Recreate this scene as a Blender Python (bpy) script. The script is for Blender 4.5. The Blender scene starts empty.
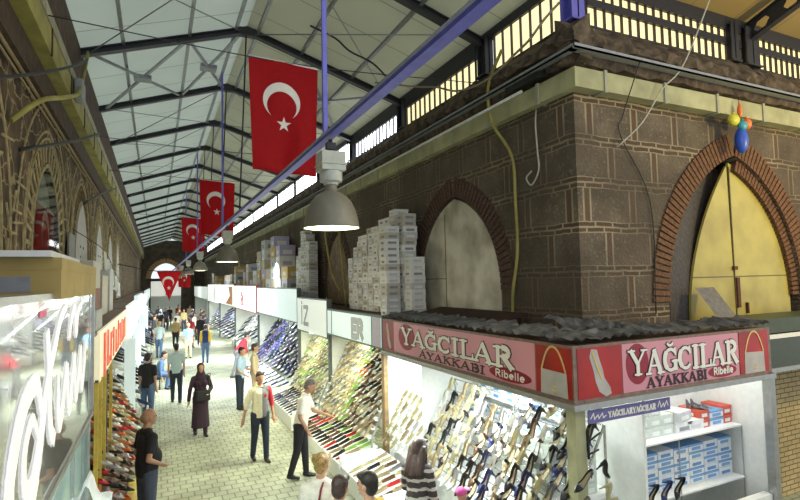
import bpy, bmesh, math, random
from mathutils import Vector, Matrix
random.seed(7)
PI = math.pi
SC = bpy.context.scene
COL = SC.collection

# ------------------------------------------------------------------ camera
cam = bpy.data.objects.new('camera', bpy.data.cameras.new('camera'))
COL.objects.link(cam)
cam.data.sensor_width = 36.0
cam.data.lens = 36.0 * 515.0 / 800.0
cam.data.clip_end = 300
CY = Vector((-244, -35, -515)).normalized()
CX = Vector((1090, -6, -515)); CX = (CX - CY * CX.dot(CY)).normalized()
CZ = CX.cross(CY)
M = Matrix((CX, CY, CZ)).to_4x4()
M.translation = Vector((0, 0, 3.5))
cam.matrix_world = M
SC.camera = cam

# ------------------------------------------------------------------ colour management and world
SC.view_settings.view_transform = 'Standard'
SC.view_settings.look = 'None'
SC.view_settings.gamma = 1
SC.view_settings.exposure = 0.0
SC.view_settings.use_curve_mapping = False
W = bpy.data.worlds.new('daylight'); SC.world = W; W.use_nodes = True
W.node_tree.nodes['Background'].inputs[0].default_value = (0.86, 0.92, 1.0, 1)
W.node_tree.nodes['Background'].inputs[1].default_value = 1.12

def area(name, loc, size, energy, color=(1, 1, 1), target=None, sizey=None, spread=None):
    l = bpy.data.lights.new(name, 'AREA'); l.energy = energy; l.color = color
    l.shape = 'RECTANGLE'; l.size = size; l.size_y = sizey or size
    if spread: l.spread = spread
    o = bpy.data.objects.new(name, l); COL.objects.link(o); o.location = loc
    d = (Vector(target) - Vector(loc)) if target else Vector((0, 0, -1))
    q = d.to_track_quat('-Z', 'Y'); o.rotation_euler = q.to_euler()
    return o
def point(name, loc, energy, color, r=0.1):
    l = bpy.data.lights.new(name, 'POINT'); l.energy = energy; l.color = color; l.shadow_soft_size = r
    o = bpy.data.objects.new(name, l); COL.objects.link(o); o.location = loc
    return o
# shop front fluorescent rows shining on the goods and out over the paving
COOL = (0.92, 1.0, 0.98); WARM = (1.0, 0.82, 0.42)
YEL = (0.98, 0.98, 0.74)
for i, (y0, y1, e, c) in enumerate([(4.1, 7.25, 70, COOL), (7.4, 8.6, 26, COOL), (8.8, 12.0, 46, YEL), (12.2, 15.0, 50, YEL), (15.1, 21.8, 190, COOL),
                       (22.0, 28.6, 190, COOL), (28.7, 36.0, 190, COOL), (36.1, 44, 190, COOL), (44.1, 60, 300, COOL)]):
    area('shop_tube_light', (3.72, (y0 + y1) / 2, 2.15), 0.15, e * 2.6, c, (3.9, (y0 + y1) / 2, 0), y1 - y0)
    if i > 1: area('shop_spill_light', (3.35, (y0 + y1) / 2, 2.25), 0.2, e * 0.6, c, (1.2, (y0 + y1) / 2, 0), y1 - y0)
area('shop_tube_light', (5.4, 4.12, 2.55), 2.8, 26, (1, 1, 0.96), (5.4, 4.7, 0), 0.15)
for (y0, y1, e, c) in [(7.0, 13.5, 60, YEL), (14.5, 26, 170, COOL), (27, 44, 230, COOL), (45, 60, 200, COOL)]:
    area('shop_tube_light', (-0.45, (y0 + y1) / 2, 2.3), 0.15, e * 1.5, c, (0.5, (y0 + y1) / 2, 0), y1 - y0)
area('shop_tube_light', (-0.95, 4.2, 2.1), 0.3, 60, COOL, (-0.8, 4.2, 0), 4.5)
# sodium street lamp round the corner, on the side street
point('sodium_lamp', (9.6, 1.6, 5.2), 420, (1.0, 0.72, 0.22), 0.25)
point('sodium_lamp', (4.2, 1.2, 6.2), 95, (1.0, 0.86, 0.45), 0.25)

# ------------------------------------------------------------------ materials
MATS = {}
def nmat(name):
    m = bpy.data.materials.new(name); m.use_nodes = True
    return m, m.node_tree, m.node_tree.nodes['Principled BSDF']
def mat(name, color, rough=0.6, metal=0.0, noise=0.12, scale=14.0, bump=0.0, emit=0.0, ecol=None, coat=0.0):
    if name in MATS: return MATS[name]
    m, t, b = nmat(name)
    b.inputs['Roughness'].default_value = rough; b.inputs['Metallic'].default_value = metal
    b.inputs['Coat Weight'].default_value = coat
    tc = t.nodes.new('ShaderNodeTexCoord'); nz = t.nodes.new('ShaderNodeTexNoise')
    nz.inputs['Scale'].default_value = scale; nz.inputs['Detail'].default_value = 5
    t.links.new(tc.outputs['Object'], nz.inputs['Vector'])
    r = t.nodes.new('ShaderNodeValToRGB')
    c = Vector(color)
    r.color_ramp.elements[0].position = 0.3; r.color_ramp.elements[1].position = 0.7
    r.color_ramp.elements[0].color = (*(c * (1 - noise)), 1)
    r.color_ramp.elements[1].color = (*[min(1, v * (1 + noise)) for v in c], 1)
    t.links.new(nz.outputs['Fac'], r.inputs[0]); t.links.new(r.outputs[0], b.inputs['Base Color'])
    if bump:
        bp = t.nodes.new('ShaderNodeBump'); bp.inputs['Strength'].default_value = bump; bp.inputs['Distance'].default_value = 0.02
        t.links.new(nz.outputs['Fac'], bp.inputs['Height']); t.links.new(bp.outputs[0], b.inputs['Normal'])
    if emit:
        b.inputs['Emission Strength'].default_value = emit
        b.inputs['Emission Color'].default_value = (*(ecol or color), 1)
    MATS[name] = m
    return m

def wallcoord(t, mode):
    """world position turned into (along the wall, height)"""
    g = t.nodes.new('ShaderNodeNewGeometry'); s = t.nodes.new('ShaderNodeSeparateXYZ'); c = t.nodes.new('ShaderNodeCombineXYZ')
    t.links.new(g.outputs['Position'], s.inputs[0])
    if mode == 'corner':   # along x on the side-street face, along y on the street face
        a = t.nodes.new('ShaderNodeMath'); a.operation = 'ADD'
        t.links.new(s.outputs['X'], a.inputs[0]); t.links.new(s.outputs['Y'], a.inputs[1]); u = a.outputs[0]
    else:
        u = s.outputs['Y']
    t.links.new(u, c.inputs['X']); t.links.new(s.outputs['Z'], c.inputs['Y'])
    return g, u, s.outputs['Z'], c.outputs[0]
def math_node(t, op, a, b=None, c=None):
    n = t.nodes.new('ShaderNodeMath'); n.operation = op
    for i, v in enumerate((a, b, c)):
        if v is None: continue
        if hasattr(v, 'links'): t.links.new(v, n.inputs[i])
        else: n.inputs[i].default_value = v
    return n.outputs[0]
def mixc(t, f, a, b):
    n = t.nodes.new('ShaderNodeMix'); n.data_type = 'RGBA'
    if hasattr(f, 'links'): t.links.new(f, n.inputs[0])
    else: n.inputs[0].default_value = f
    for v, k in ((a, 6), (b, 7)):
        if hasattr(v, 'links'): t.links.new(v, n.inputs[k])
        else: n.inputs[k].default_value = (*v, 1)
    return n.outputs[2]

def stone_wall_mat(name, mode, stone=(0.075, 0.058, 0.040), stone2=(0.165, 0.130, 0.090), mortar=(0.32, 0.275, 0.18), brick=(0.11, 0.066, 0.038)):
    m, t, b = nmat(name)
    g, u, z, uv = wallcoord(t, mode)
    nz = t.nodes.new('ShaderNodeTexNoise'); nz.inputs['Scale'].default_value = 1.6; nz.inputs['Detail'].default_value = 8
    nz.inputs['Roughness'].default_value = 0.65
    t.links.new(g.outputs['Position'], nz.inputs['Vector'])
    n2 = t.nodes.new('ShaderNodeTexNoise'); n2.inputs['Scale'].default_value = 22; n2.inputs['Detail'].default_value = 4
    t.links.new(g.outputs['Position'], n2.inputs['Vector'])
    wob = math_node(t, 'MULTIPLY', math_node(t, 'SUBTRACT', nz.outputs['Fac'], 0.5), 0.10)
    zz = math_node(t, 'ADD', z, wob)
    P = 0.58
    zf = math_node(t, 'FRACT', math_node(t, 'DIVIDE', zz, P))
    row = math_node(t, 'FLOOR', math_node(t, 'DIVIDE', zz, P))
    band = math_node(t, 'LESS_THAN', zf, 0.27)
    # brick courses in the band
    br = t.nodes.new('ShaderNodeTexBrick'); br.inputs['Scale'].default_value = 1
    br.inputs['Brick Width'].default_value = 0.31; br.inputs['Row Height'].default_value = P * 0.27 / 2
    br.inputs['Mortar Size'].default_value = 0.016
    br.inputs['Color1'].default_value = (*brick, 1); br.inputs['Color2'].default_value = (*(v * 0.7 for v in brick), 1)
    br.inputs['Mortar'].default_value = (*mortar, 1); br.inputs['Mortar Smooth'].default_value = 0.2
    cv = t.nodes.new('ShaderNodeCombineXYZ'); t.links.new(u, cv.inputs['X']); t.links.new(math_node(t, 'MULTIPLY', zf, P), cv.inputs['Y'])
    t.links.new(cv.outputs[0], br.inputs['Vector'])
    # upright bricks between the stones
    uo = math_node(t, 'ADD', u, math_node(t, 'MULTIPLY', row, 0.37))
    uf = math_node(t, 'MULTIPLY', math_node(t, 'FRACT', math_node(t, 'DIVIDE', uo, 0.84)), 0.84)
    v1 = math_node(t, 'LESS_THAN', math_node(t, 'ABSOLUTE', math_node(t, 'SUBTRACT', uf, 0.03)), 0.016)
    v2 = math_node(t, 'LESS_THAN', math_node(t, 'ABSOLUTE', math_node(t, 'SUBTRACT', uf, 0.15)), 0.014)
    vb = math_node(t, 'LESS_THAN', math_node(t, 'ABSOLUTE', math_node(t, 'SUBTRACT', uf, 0.09)), 0.05)
    r = t.nodes.new('ShaderNodeValToRGB'); t.links.new(nz.outputs['Fac'], r.inputs[0])
    r.color_ramp.elements[0].position = 0.36; r.color_ramp.elements[0].color = (*stone, 1)
    r.color_ramp.elements[1].position = 0.62; r.color_ramp.elements[1].color = (*stone2, 1)
    spk = math_node(t, 'GREATER_THAN', n2.outputs['Fac'], 0.60)
    st = mixc(t, math_node(t, 'MULTIPLY', spk, 0.35), r.outputs[0], mortar)
    st = mixc(t, vb, st, brick)
    vm = math_node(t, 'MAXIMUM', v1, v2)
    st = mixc(t, vm, st, mortar)
    fin = mixc(t, band, st, br.outputs['Color'])
    n3 = t.nodes.new('ShaderNodeTexNoise'); n3.inputs['Scale'].default_value = 0.9; n3.inputs['Detail'].default_value = 6
    t.links.new(g.outputs['Position'], n3.inputs['Vector'])
    soot = t.nodes.new('ShaderNodeValToRGB'); t.links.new(n3.outputs['Fac'], soot.inputs[0])
    soot.color_ramp.elements[0].position = 0.45; soot.color_ramp.elements[1].position = 0.64
    soot.color_ramp.elements[0].color = (0.75, 0.75, 0.75, 1); soot.color_ramp.elements[1].color = (0, 0, 0, 1)
    fin = mixc(t, soot.outputs[0], fin, tuple(v * 1.0 for v in stone))
    t.links.new(fin, b.inputs['Base Color']); b.inputs['Roughness'].default_value = 0.9
    bp = t.nodes.new('ShaderNodeBump'); bp.inputs['Strength'].default_value = 0.9; bp.inputs['Distance'].default_value = 0.03
    h = math_node(t, 'ADD', n2.outputs['Fac'], math_node(t, 'MULTIPLY', math_node(t, 'MAXIMUM', vm, math_node(t, 'MULTIPLY', band, math_node(t, 'SUBTRACT', 1.0, br.outputs['Fac']))), -0.4))
    t.links.new(h, bp.inputs['Height']); t.links.new(bp.outputs[0], b.inputs['Normal'])
    return m

def brick_mat(name, c1, c2, mortar, w, h, ms=0.012, mode='floor', rough=0.8, bump=0.5, off=0.5):
    m, t, b = nmat(name)
    g = t.nodes.new('ShaderNodeNewGeometry')
    if mode == 'floor':
        vec = g.outputs['Position']
    elif mode == 'facade':
        s = t.nodes.new('ShaderNodeSeparateXYZ'); c = t.nodes.new('ShaderNodeCombineXYZ')
        t.links.new(g.outputs['Position'], s.inputs[0]); t.links.new(s.outputs['X'], c.inputs['X']); t.links.new(s.outputs['Z'], c.inputs['Y'])
        vec = c.outputs[0]
    br = t.nodes.new('ShaderNodeTexBrick'); br.inputs['Scale'].default_value = 1; br.offset = off
    br.inputs['Brick Width'].default_value = w; br.inputs['Row Height'].default_value = h; br.inputs['Mortar Size'].default_value = ms
    br.inputs['Color1'].default_value = (*c1, 1); br.inputs['Color2'].default_value = (*c2, 1); br.inputs['Mortar'].default_value = (*mortar, 1)
    t.links.new(vec, br.inputs['Vector'])
    nz = t.nodes.new('ShaderNodeTexNoise'); nz.inputs['Scale'].default_value = 1.3; nz.inputs['Detail'].default_value = 8
    t.links.new(g.outputs['Position'], nz.inputs['Vector'])
    r = t.nodes.new('ShaderNodeValToRGB'); t.links.new(nz.outputs['Fac'], r.inputs[0])
    r.color_ramp.elements[0].position = 0.35; r.color_ramp.elements[0].color = (0.72, 0.72, 0.70, 1)
    r.color_ramp.elements[1].position = 0.65; r.color_ramp.elements[1].color = (1.12, 1.12, 1.1, 1)
    mx = t.nodes.new('ShaderNodeMix'); mx.data_type = 'RGBA'; mx.blend_type = 'MULTIPLY'; mx.inputs[0].default_value = 1
    t.links.new(br.outputs['Color'], mx.inputs[6]); t.links.new(r.outputs[0], mx.inputs[7])
    t.links.new(mx.outputs[2], b.inputs['Base Color']); b.inputs['Roughness'].default_value = rough
    bp = t.nodes.new('ShaderNodeBump'); bp.inputs['Strength'].default_value = bump; bp.inputs['Distance'].default_value = 0.01; bp.invert = True
    t.links.new(br.outputs['Fac'], bp.inputs['Height']); t.links.new(bp.outputs[0], b.inputs['Normal'])
    return m

def roof_mat(name, col, trans, seam_axis='Y', seam=1.07, seamcol=0.55):
    m, t, b = nmat(name)
    g = t.nodes.new('ShaderNodeNewGeometry'); s = t.nodes.new('ShaderNodeSeparateXYZ'); t.links.new(g.outputs['Position'], s.inputs[0])
    f = math_node(t, 'FRACT', math_node(t, 'DIVIDE', s.outputs[seam_axis], seam))
    ln = math_node(t, 'LESS_THAN', f, 0.022)
    nz = t.nodes.new('ShaderNodeTexNoise'); nz.inputs['Scale'].default_value = 0.8; nz.inputs['Detail'].default_value = 6
    t.links.new(g.outputs['Position'], nz.inputs['Vector'])
    c = mixc(t, nz.outputs['Fac'], tuple(v * 0.85 for v in col), col)
    c = mixc(t, math_node(t, 'MULTIPLY', ln, seamcol), c, (0.10, 0.10, 0.09))
    t.links.new(c, b.inputs['Base Color']); b.inputs['Roughness'].default_value = 0.7
    tr = t.nodes.new('ShaderNodeBsdfTranslucent'); t.links.new(c, tr.inputs[0])
    mx = t.nodes.new('ShaderNodeMixShader'); mx.inputs[0].default_value = trans
    out = t.nodes['Material Output']
    t.links.new(b.outputs[0], mx.inputs[1]); t.links.new(tr.outputs[0], mx.inputs[2]); t.links.new(mx.outputs[0], out.inputs[0])
    return m

def glass_mat(name, tint=(0.85, 0.95, 0.95), alpha=0.25, rough=0.03):
    m, t, b = nmat(name)
    gl = t.nodes.new('ShaderNodeBsdfGlossy'); gl.inputs['Roughness'].default_value = rough; gl.inputs[0].default_value = (*tint, 1)
    tp = t.nodes.new('ShaderNodeBsdfTransparent'); tp.inputs[0].default_value = (*tint, 1)
    mx = t.nodes.new('ShaderNodeMixShader'); mx.inputs[0].default_value = alpha
    t.links.new(tp.outputs[0], mx.inputs[1]); t.links.new(gl.outputs[0], mx.inputs[2])
    t.links.new(mx.outputs[0], t.nodes['Material Output'].inputs[0])
    return m

M_STONE = stone_wall_mat('coursed_stone_and_brick', 'corner')
def rubble_mat(name):
    m, t, b = nmat(name); g, u, z, uv = wallcoord(t, 'y')
    vo = t.nodes.new('ShaderNodeTexVoronoi'); vo.feature = 'DISTANCE_TO_EDGE'; vo.inputs['Scale'].default_value = 2.6
    mp = t.nodes.new('ShaderNodeMapping'); mp.inputs['Scale'].default_value = (0.7, 1.15, 1); t.links.new(uv, mp.inputs[0])
    nz = t.nodes.new('ShaderNodeTexNoise'); nz.inputs['Scale'].default_value = 3; nz.inputs['Detail'].default_value = 7; t.links.new(g.outputs['Position'], nz.inputs['Vector'])
    ad = t.nodes.new('ShaderNodeVectorMath'); ad.operation = 'ADD'; sc = t.nodes.new('ShaderNodeVectorMath'); sc.operation = 'SCALE'; sc.inputs['Scale'].default_value = .35
    t.links.new(nz.outputs['Color'], sc.inputs[0]); t.links.new(mp.outputs[0], ad.inputs[0]); t.links.new(sc.outputs[0], ad.inputs[1]); t.links.new(ad.outputs[0], vo.inputs['Vector'])
    ln = math_node(t, 'LESS_THAN', vo.outputs['Distance'], 0.028)
    r = t.nodes.new('ShaderNodeValToRGB'); t.links.new(nz.outputs['Fac'], r.inputs[0])
    r.color_ramp.elements[0].position = .38; r.color_ramp.elements[0].color = (.030, .018, .010, 1); r.color_ramp.elements[1].position = .64; r.color_ramp.elements[1].color = (.13, .085, .045, 1)
    c = mixc(t, math_node(t, 'MULTIPLY', ln, .8), r.outputs[0], (.34, .26, .13)); t.links.new(c, b.inputs['Base Color']); b.inputs['Roughness'].default_value = .95
    bp = t.nodes.new('ShaderNodeBump'); bp.inputs['Strength'].default_value = .7; bp.inputs['Distance'].default_value = .03; t.links.new(math_node(t, 'ADD', nz.outputs['Fac'], ln), bp.inputs['Height']); t.links.new(bp.outputs[0], b.inputs['Normal'])
    return m
M_LSTONE = rubble_mat('dark_rubble')
M_FLOOR = brick_mat('paving', (0.30, 0.32, 0.23), (0.36, 0.38, 0.28), (0.16, 0.17, 0.12), 0.20, 0.20, 0.011)
M_LAMPBRICK = brick_mat('lamplit_brick', (0.42, 0.33, 0.15), (0.5, 0.38, 0.18), (0.14, 0.10, 0.05), 0.22, 0.075, 0.008, 'facade')  # the yellow of the bulb light is put into the brick colour
M_ROOF = roof_mat('roof_sheet', (0.72, 0.76, 0.69), 0.72)
M_ROOF2 = roof_mat('side_roof_sheet', (0.36, 0.27, 0.11), 0.03, 'X')
M_ROOF3 = roof_mat('right_roof_sheet', (0.66, 0.67, 0.55), 0.45)  # same sheet as the left slope, yellow lamplight put into its colour
M_STEEL = mat('dark_steel', (0.035, 0.036, 0.045), 0.5, 0.3)
M_GREYSTEEL = mat('galvanised_steel', (0.30, 0.32, 0.34), 0.45, 0.5)
M_BLUE = mat('blue_paint', (0.15, 0.15, 0.58), 0.4, 0.1)
M_CREAM = mat('cream_paint', (0.36, 0.36, 0.20), 0.6, noise=0.25, scale=3, bump=0.15)
M_OLIVE = mat('olive_paint', (0.30, 0.27, 0.07), 0.6, noise=0.3, scale=3)
M_BROWN = mat('rusty_brown', (0.06, 0.035, 0.02), 0.8, noise=0.5, scale=6, bump=0.4)
M_CORN = mat('sooty_cornice', (0.085, 0.065, 0.045), 0.95, noise=0.7, scale=7, bump=1.0)
M_WHITE = mat('white_paint', (0.82, 0.84, 0.80), 0.5, noise=0.04)
M_SHELF = mat('shelf_white', (0.75, 0.77, 0.74), 0.4, noise=0.05)
M_CHROME = mat('chrome', (0.75, 0.76, 0.76), 0.22, 0.9, noise=0.05)
M_ALU = mat('aluminium', (0.42, 0.43, 0.42), 0.35, 0.7, noise=0.1)
M_BLACK = mat('black_plastic', (0.012, 0.012, 0.014), 0.5)
M_PANE = mat('lit_pane', (0.9, 0.8, 0.5), 0.5, emit=1.15, ecol=(1.0, 0.86, 0.48), noise=0.03)
M_PANE2 = mat('lit_pane_far', (0.9, 0.9, 0.85), 0.5, emit=5.5, ecol=(0.95, 0.96, 1.0), noise=0.03)
M_PANE3 = mat('lit_pane_side', (0.9, 0.8, 0.5), 0.5, emit=0.95, ecol=(1.0, 0.76, 0.34), noise=0.08, scale=30)
M_RED = mat('flag_red', (0.55, 0.004, 0.012), 0.75, noise=0.06)
M_FLAGW = mat('flag_white', (0.80, 0.78, 0.76), 0.8, noise=0.03)
M_DARKGLASS = glass_mat('window_glass', (0.85, 0.86, 0.84), 0.22)

# ------------------------------------------------------------------ mesh helpers
def finish(bm, name, m, parent=None, smooth=False, loc=None, bevel=0):
    me = bpy.data.meshes.new(name); bmesh.ops.recalc_face_normals(bm, faces=bm.faces); bm.to_mesh(me); bm.free()
    if smooth:
        for p in me.polygons: p.use_smooth = True
    for mm in (m if isinstance(m, (list, tuple)) else [m]): me.materials.append(mm)
    o = bpy.data.objects.new(name, me); COL.objects.link(o)
    if parent: o.parent = parent
    if loc: o.location = loc
    if bevel:
        md = o.modifiers.new('b', 'BEVEL'); md.width = bevel; md.segments = 2; md.limit_method = 'ANGLE'
    return o
def bx(bm, x0, x1, y0, y1, z0, z1, mi=0, mtx=None):
    v = [bm.verts.new(p) for p in ((x0, y0, z0), (x1, y0, z0), (x1, y1, z0), (x0, y1, z0), (x0, y0, z1), (x1, y0, z1), (x1, y1, z1), (x0, y1, z1))]
    if mtx is not None:
        for w in v: w.co = mtx @ w.co
    for f in ((0, 3, 2, 1), (4, 5, 6, 7), (0, 1, 5, 4), (1, 2, 6, 5), (2, 3, 7, 6), (3, 0, 4, 7)):
        bm.faces.new([v[i] for i in f]).material_index = mi
    return v
def box(name, a, b, m, parent=None, bevel=0):
    bm = bmesh.new(); bx(bm, a[0], b[0], a[1], b[1], a[2], b[2]); return finish(bm, name, m, parent, bevel=bevel)
def frame_of(d):
    d = d.normalized(); u = Vector((0, 0, 1)) if abs(d.z) < 0.9 else Vector((1, 0, 0))
    a = d.cross(u).normalized(); return a, d.cross(a).normalized()
def beam(bm, p, q, w, h, mi=0, up=(0, 0, 1)):
    p = Vector(p); q = Vector(q); d = (q - p).normalized(); u = Vector(up)
    s = d.cross(u)
    if s.length < 1e-4: s = d.cross(Vector((0, 1, 0)))
    s.normalize(); t = s.cross(d).normalized()
    vs = []
    for c in (p, q):
        for a, b in ((-1, -1), (1, -1), (1, 1), (-1, 1)): vs.append(bm.verts.new(c + s * a * w / 2 + t * b * h / 2))
    for f in ((3, 2, 1, 0), (4, 5, 6, 7), (0, 1, 5, 4), (1, 2, 6, 5), (2, 3, 7, 6), (3, 0, 4, 7)):
        bm.faces.new([vs[i] for i in f]).material_index = mi
def tube(bm, pts, r, n=8, mi=0):
    pts = [Vector(p) for p in pts]; rs = r if isinstance(r, (list, tuple)) else [r] * len(pts)
    rings = []; a = None
    for i, p in enumerate(pts):
        d = (pts[min(i + 1, len(pts) - 1)] - pts[max(i - 1, 0)]).normalized()
        if a is None: a, b = frame_of(d)
        else:
            a = (a - d * a.dot(d)).normalized(); b = d.cross(a)
        rings.append([bm.verts.new(p + (a * math.cos(2 * PI * k / n) + b * math.sin(2 * PI * k / n)) * rs[i]) for k in range(n)])
    for i in range(len(rings) - 1):
        for k in range(n):
            f = bm.faces.new((rings[i][k], rings[i][(k + 1) % n], rings[i + 1][(k + 1) % n], rings[i + 1][k])); f.material_index = mi; f.smooth = True
    bm.faces.new(rings[0][::-1]).material_index = mi; bm.faces.new(rings[-1]).material_index = mi
def smoothpts(pts, k=5):
    P = [Vector(p) for p in pts]; P = [P[0] * 2 - P[1]] + P + [P[-1] * 2 - P[-2]]; out = []
    for i in range(1, len(P) - 2):
        for j in range(k):
            t = j / k; a, b, c, d = P[i - 1:i + 3]
            out.append(0.5 * ((2 * b) + (c - a) * t + (2 * a - 5 * b + 4 * c - d) * t * t + (3 * b - a - 3 * c + d) * t ** 3))
    out.append(P[-2]); return out
def lathe(bm, prof, c=(0, 0, 0), n=28, mi=0):
    rings = []
    for r, z in prof: rings.append([bm.verts.new((c[0] + r * math.cos(2 * PI * k / n), c[1] + r * math.sin(2 * PI * k / n), c[2] + z)) for k in range(n)])
    for i in range(len(rings) - 1):
        for k in range(n):
            f = bm.faces.new((rings[i][k], rings[i][(k + 1) % n], rings[i + 1][(k + 1) % n], rings[i + 1][k])); f.smooth = True; f.material_index = mi
def poly(bm, pts, mi=0):
    f = bm.faces.new([bm.verts.new(p) for p in pts]); f.material_index = mi; return f
def prism(bm, pts2, map3, thick, mi=0):
    """pts2 outline -> solid; map3(u,v,w)"""
    a = [bm.verts.new(map3(u, v, 0)) for u, v in pts2]; b = [bm.verts.new(map3(u, v, thick)) for u, v in pts2]
    bm.faces.new(a[::-1]).material_index = mi; bm.faces.new(b).material_index = mi
    n = len(a)
    for i in range(n): bm.faces.new((a[i], a[(i + 1) % n], b[(i + 1) % n], b[i])).material_index = mi
def empty(name, loc=(0, 0, 0), rz=0):
    o = bpy.data.objects.new(name, None); COL.objects.link(o); o.location = loc; o.rotation_euler = (0, 0, rz); o.empty_display_size = 0.1
    return o
def tag(o, label, cat, group=None, kind=None):
    o['label'] = label; o['category'] = cat
    if group: o['group'] = group
    if kind: o['kind'] = kind
    return o
def struct(o): o['kind'] = 'structure'; return o
def obj_copy(root, loc, rot=None):
    r = root.copy(); COL.objects.link(r); r.location = loc
    if rot is not None: r.rotation_euler = rot
    for ch in list(root.children):
        c = ch.copy(); COL.objects.link(c); c.parent = r
        for g in ch.children:
            d = g.copy(); COL.objects.link(d); d.parent = c
    return r
def bake(o, apply_name=True):
    bpy.context.view_layer.update()
    dg = bpy.context.evaluated_depsgraph_get()
    me = bpy.data.meshes.new_from_object(o.evaluated_get(dg))
    o.modifiers.clear(); o.data = me
ORD = ['zeroth', 'first', 'second', 'third', 'fourth', 'fifth', 'sixth', 'seventh', 'eighth', 'ninth', 'tenth', 'eleventh', 'twelfth', 'thirteenth',
       'fourteenth', 'fifteenth', 'sixteenth', 'seventeenth', 'eighteenth', 'nineteenth', 'twentieth', 'twenty-first', 'twenty-second', 'twenty-third', 'twenty-fourth', 'twenty-fifth', 'twenty-sixth']

# pointed arch outline (u across, v up), half width w, spring height h, apex height t
def pointed(w, h, t, n=10, grow=0.0):
    """list of (u,v) from left foot over the apex to right foot"""
    rise = t - h
    # circle centred on the spring line at cx with radius R: passes (-w,0) and (0,rise)
    cx = (rise * rise - w * w) / (2 * w); R = cx + w
    R2 = R + grow
    a_end = math.atan2(math.sqrt(max(R2 * R2 - cx * cx, 0)), -cx)   # angle at u=0
    pts = [(-w - grow, 0.0)]
    for i in range(n + 1):
        a = PI + (a_end - PI) * i / n
        pts.append((cx + R2 * math.cos(a), h + R2 * math.sin(a)))
    right = [(-u, v) for u, v in pts[:-1]][::-1]
    return pts + right

# ------------------------------------------------------------------ floor
struct(box('floor', (-6, -3, -0.2), (30, 75, 0), M_FLOOR))

# ------------------------------------------------------------------ right hand building with its pointed openings
bm = bmesh.new()
fp = [(4.94, 5.0), (22, 5.0), (22, 5.5), (5.44, 5.5), (5.44, 63), (4.94, 63)]
a = [bm.verts.new((x, y, 0)) for x, y in fp]; b = [bm.verts.new((x, y, 6.85)) for x, y in fp]
bm.faces.new(a[::-1]); bm.faces.new(b)
for i in range(6): bm.faces.new((a[i], a[(i + 1) % 6], b[(i + 1) % 6], b[i]))
wr = finish(bm, 'wall_right', M_STONE)
struct(wr)
STREET_ARCHES = [(8.08, 1.40, 5.0), (14.95, 1.15, 5.0), (21.8, 1.3, 5.0), (28.6, 1.3, 5.0), (35.5, 1.3, 5.0)]
bm = bmesh.new()
for (cy, w, t) in STREET_ARCHES:
    prism(bm, [(u, v + 2.7) for u, v in pointed(w, 0.6, t - 2.7)], lambda u, v, q, cy=cy: (4.7 + q, cy + u, v), 0.62)
prism(bm, [(u, v + 2.7) for u, v in pointed(1.64, 0.40, 5.34 - 2.7)], lambda u, v, q: (8.22 + u, 4.7 + q, v), 0.72)
cut = finish(bm, 'cutter', M_STONE)
md = wr.modifiers.new('cut', 'BOOLEAN'); md.operation = 'DIFFERENCE'; md.object = cut; md.solver = 'EXACT'
bake(wr); bpy.data.objects.remove(cut)

M_VOUS = mat('red_brick', (0.085, 0.048, 0.034), 0.9, noise=0.5, scale=25, bump=0.4)
M_VOUSY = mat('ochre_brick', (0.14, 0.068, 0.032), 0.9, noise=0.5, scale=25, bump=0.4)
def brick_ring(name, w, h, t, mp, m, n=34, depth=0.30, gap=0.22, thick=0.035, half=False):
    inner = pointed(w, h, t, n); bm = bmesh.new()
    for i in range(1, len(inner) - 2):
        if half and inner[i][0] < 0: continue
        p, q = Vector(inner[i]), Vector(inner[i + 1]); d = (q - p); L = d.length
        if L < 1e-5: continue
        d.normalize(); nn = Vector((-d.y, d.x))
        p2 = p + d * L * gap / 2; q2 = q - d * L * gap / 2
        pts = [p2, q2, q2 + nn * depth, p2 + nn * depth]
        prism(bm, [tuple(x) for x in pts], mp, thick)
    return struct(finish(bm, name, m))
for k, (cy, w, t) in enumerate(STREET_ARCHES[:3]):
    brick_ring('trim_%d' % (k + 1), w, 0.6, t - 2.7, lambda u, v, q, cy=cy: (4.945 - q, cy + u, v + 2.7), M_VOUS, 26 if k == 0 else 14, 0.34)
brick_ring('trim_8', 1.64, 0.40, 5.34 - 2.7, lambda u, v, q: (8.22 + u, 5.005 - q, v + 2.7), M_VOUSY, 36, 0.34)
# second inner ring inside the reveal of the side street arch
brick_ring('trim_9', 1.46, 0.40, 5.14 - 2.7, lambda u, v, q: (8.22 + u, 5.15 - q, v + 2.7), M_VOUSY, 36, 0.20, thick=0.12, half=True)

# shutter panels closing the arches
def sheet_mat(name, c, dirt):
    m, t, b = nmat(name)
    g = t.nodes.new('ShaderNodeNewGeometry'); nz = t.nodes.new('ShaderNodeTexNoise'); nz.inputs['Scale'].default_value = 1.8; nz.inputs['Detail'].default_value = 6
    t.links.new(g.outputs['Position'], nz.inputs['Vector'])
    r = t.nodes.new('ShaderNodeValToRGB'); t.links.new(nz.outputs['Fac'], r.inputs[0])
    r.color_ramp.elements[0].position = 0.32; r.color_ramp.elements[0].color = (*dirt, 1); r.color_ramp.elements[1].position = 0.6; r.color_ramp.elements[1].color = (*c, 1)
    t.links.new(r.outputs[0], b.inputs['Base Color']); b.inputs['Roughness'].default_value = 0.42
    return m
M_SHUT = sheet_mat('pale_sheet', (0.62, 0.60, 0.50), (0.30, 0.27, 0.20))
M_YSHUT = sheet_mat('yellow_sheet', (0.47, 0.41, 0.10), (0.33, 0.27, 0.07))
M_GSHUT = mat('black_sheet', (0.045, 0.038, 0.034), 0.6, noise=0.5, scale=18, bump=0.5)
M_LINE = mat('panel_seam', (0.16, 0.13, 0.05), 0.7)
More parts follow.
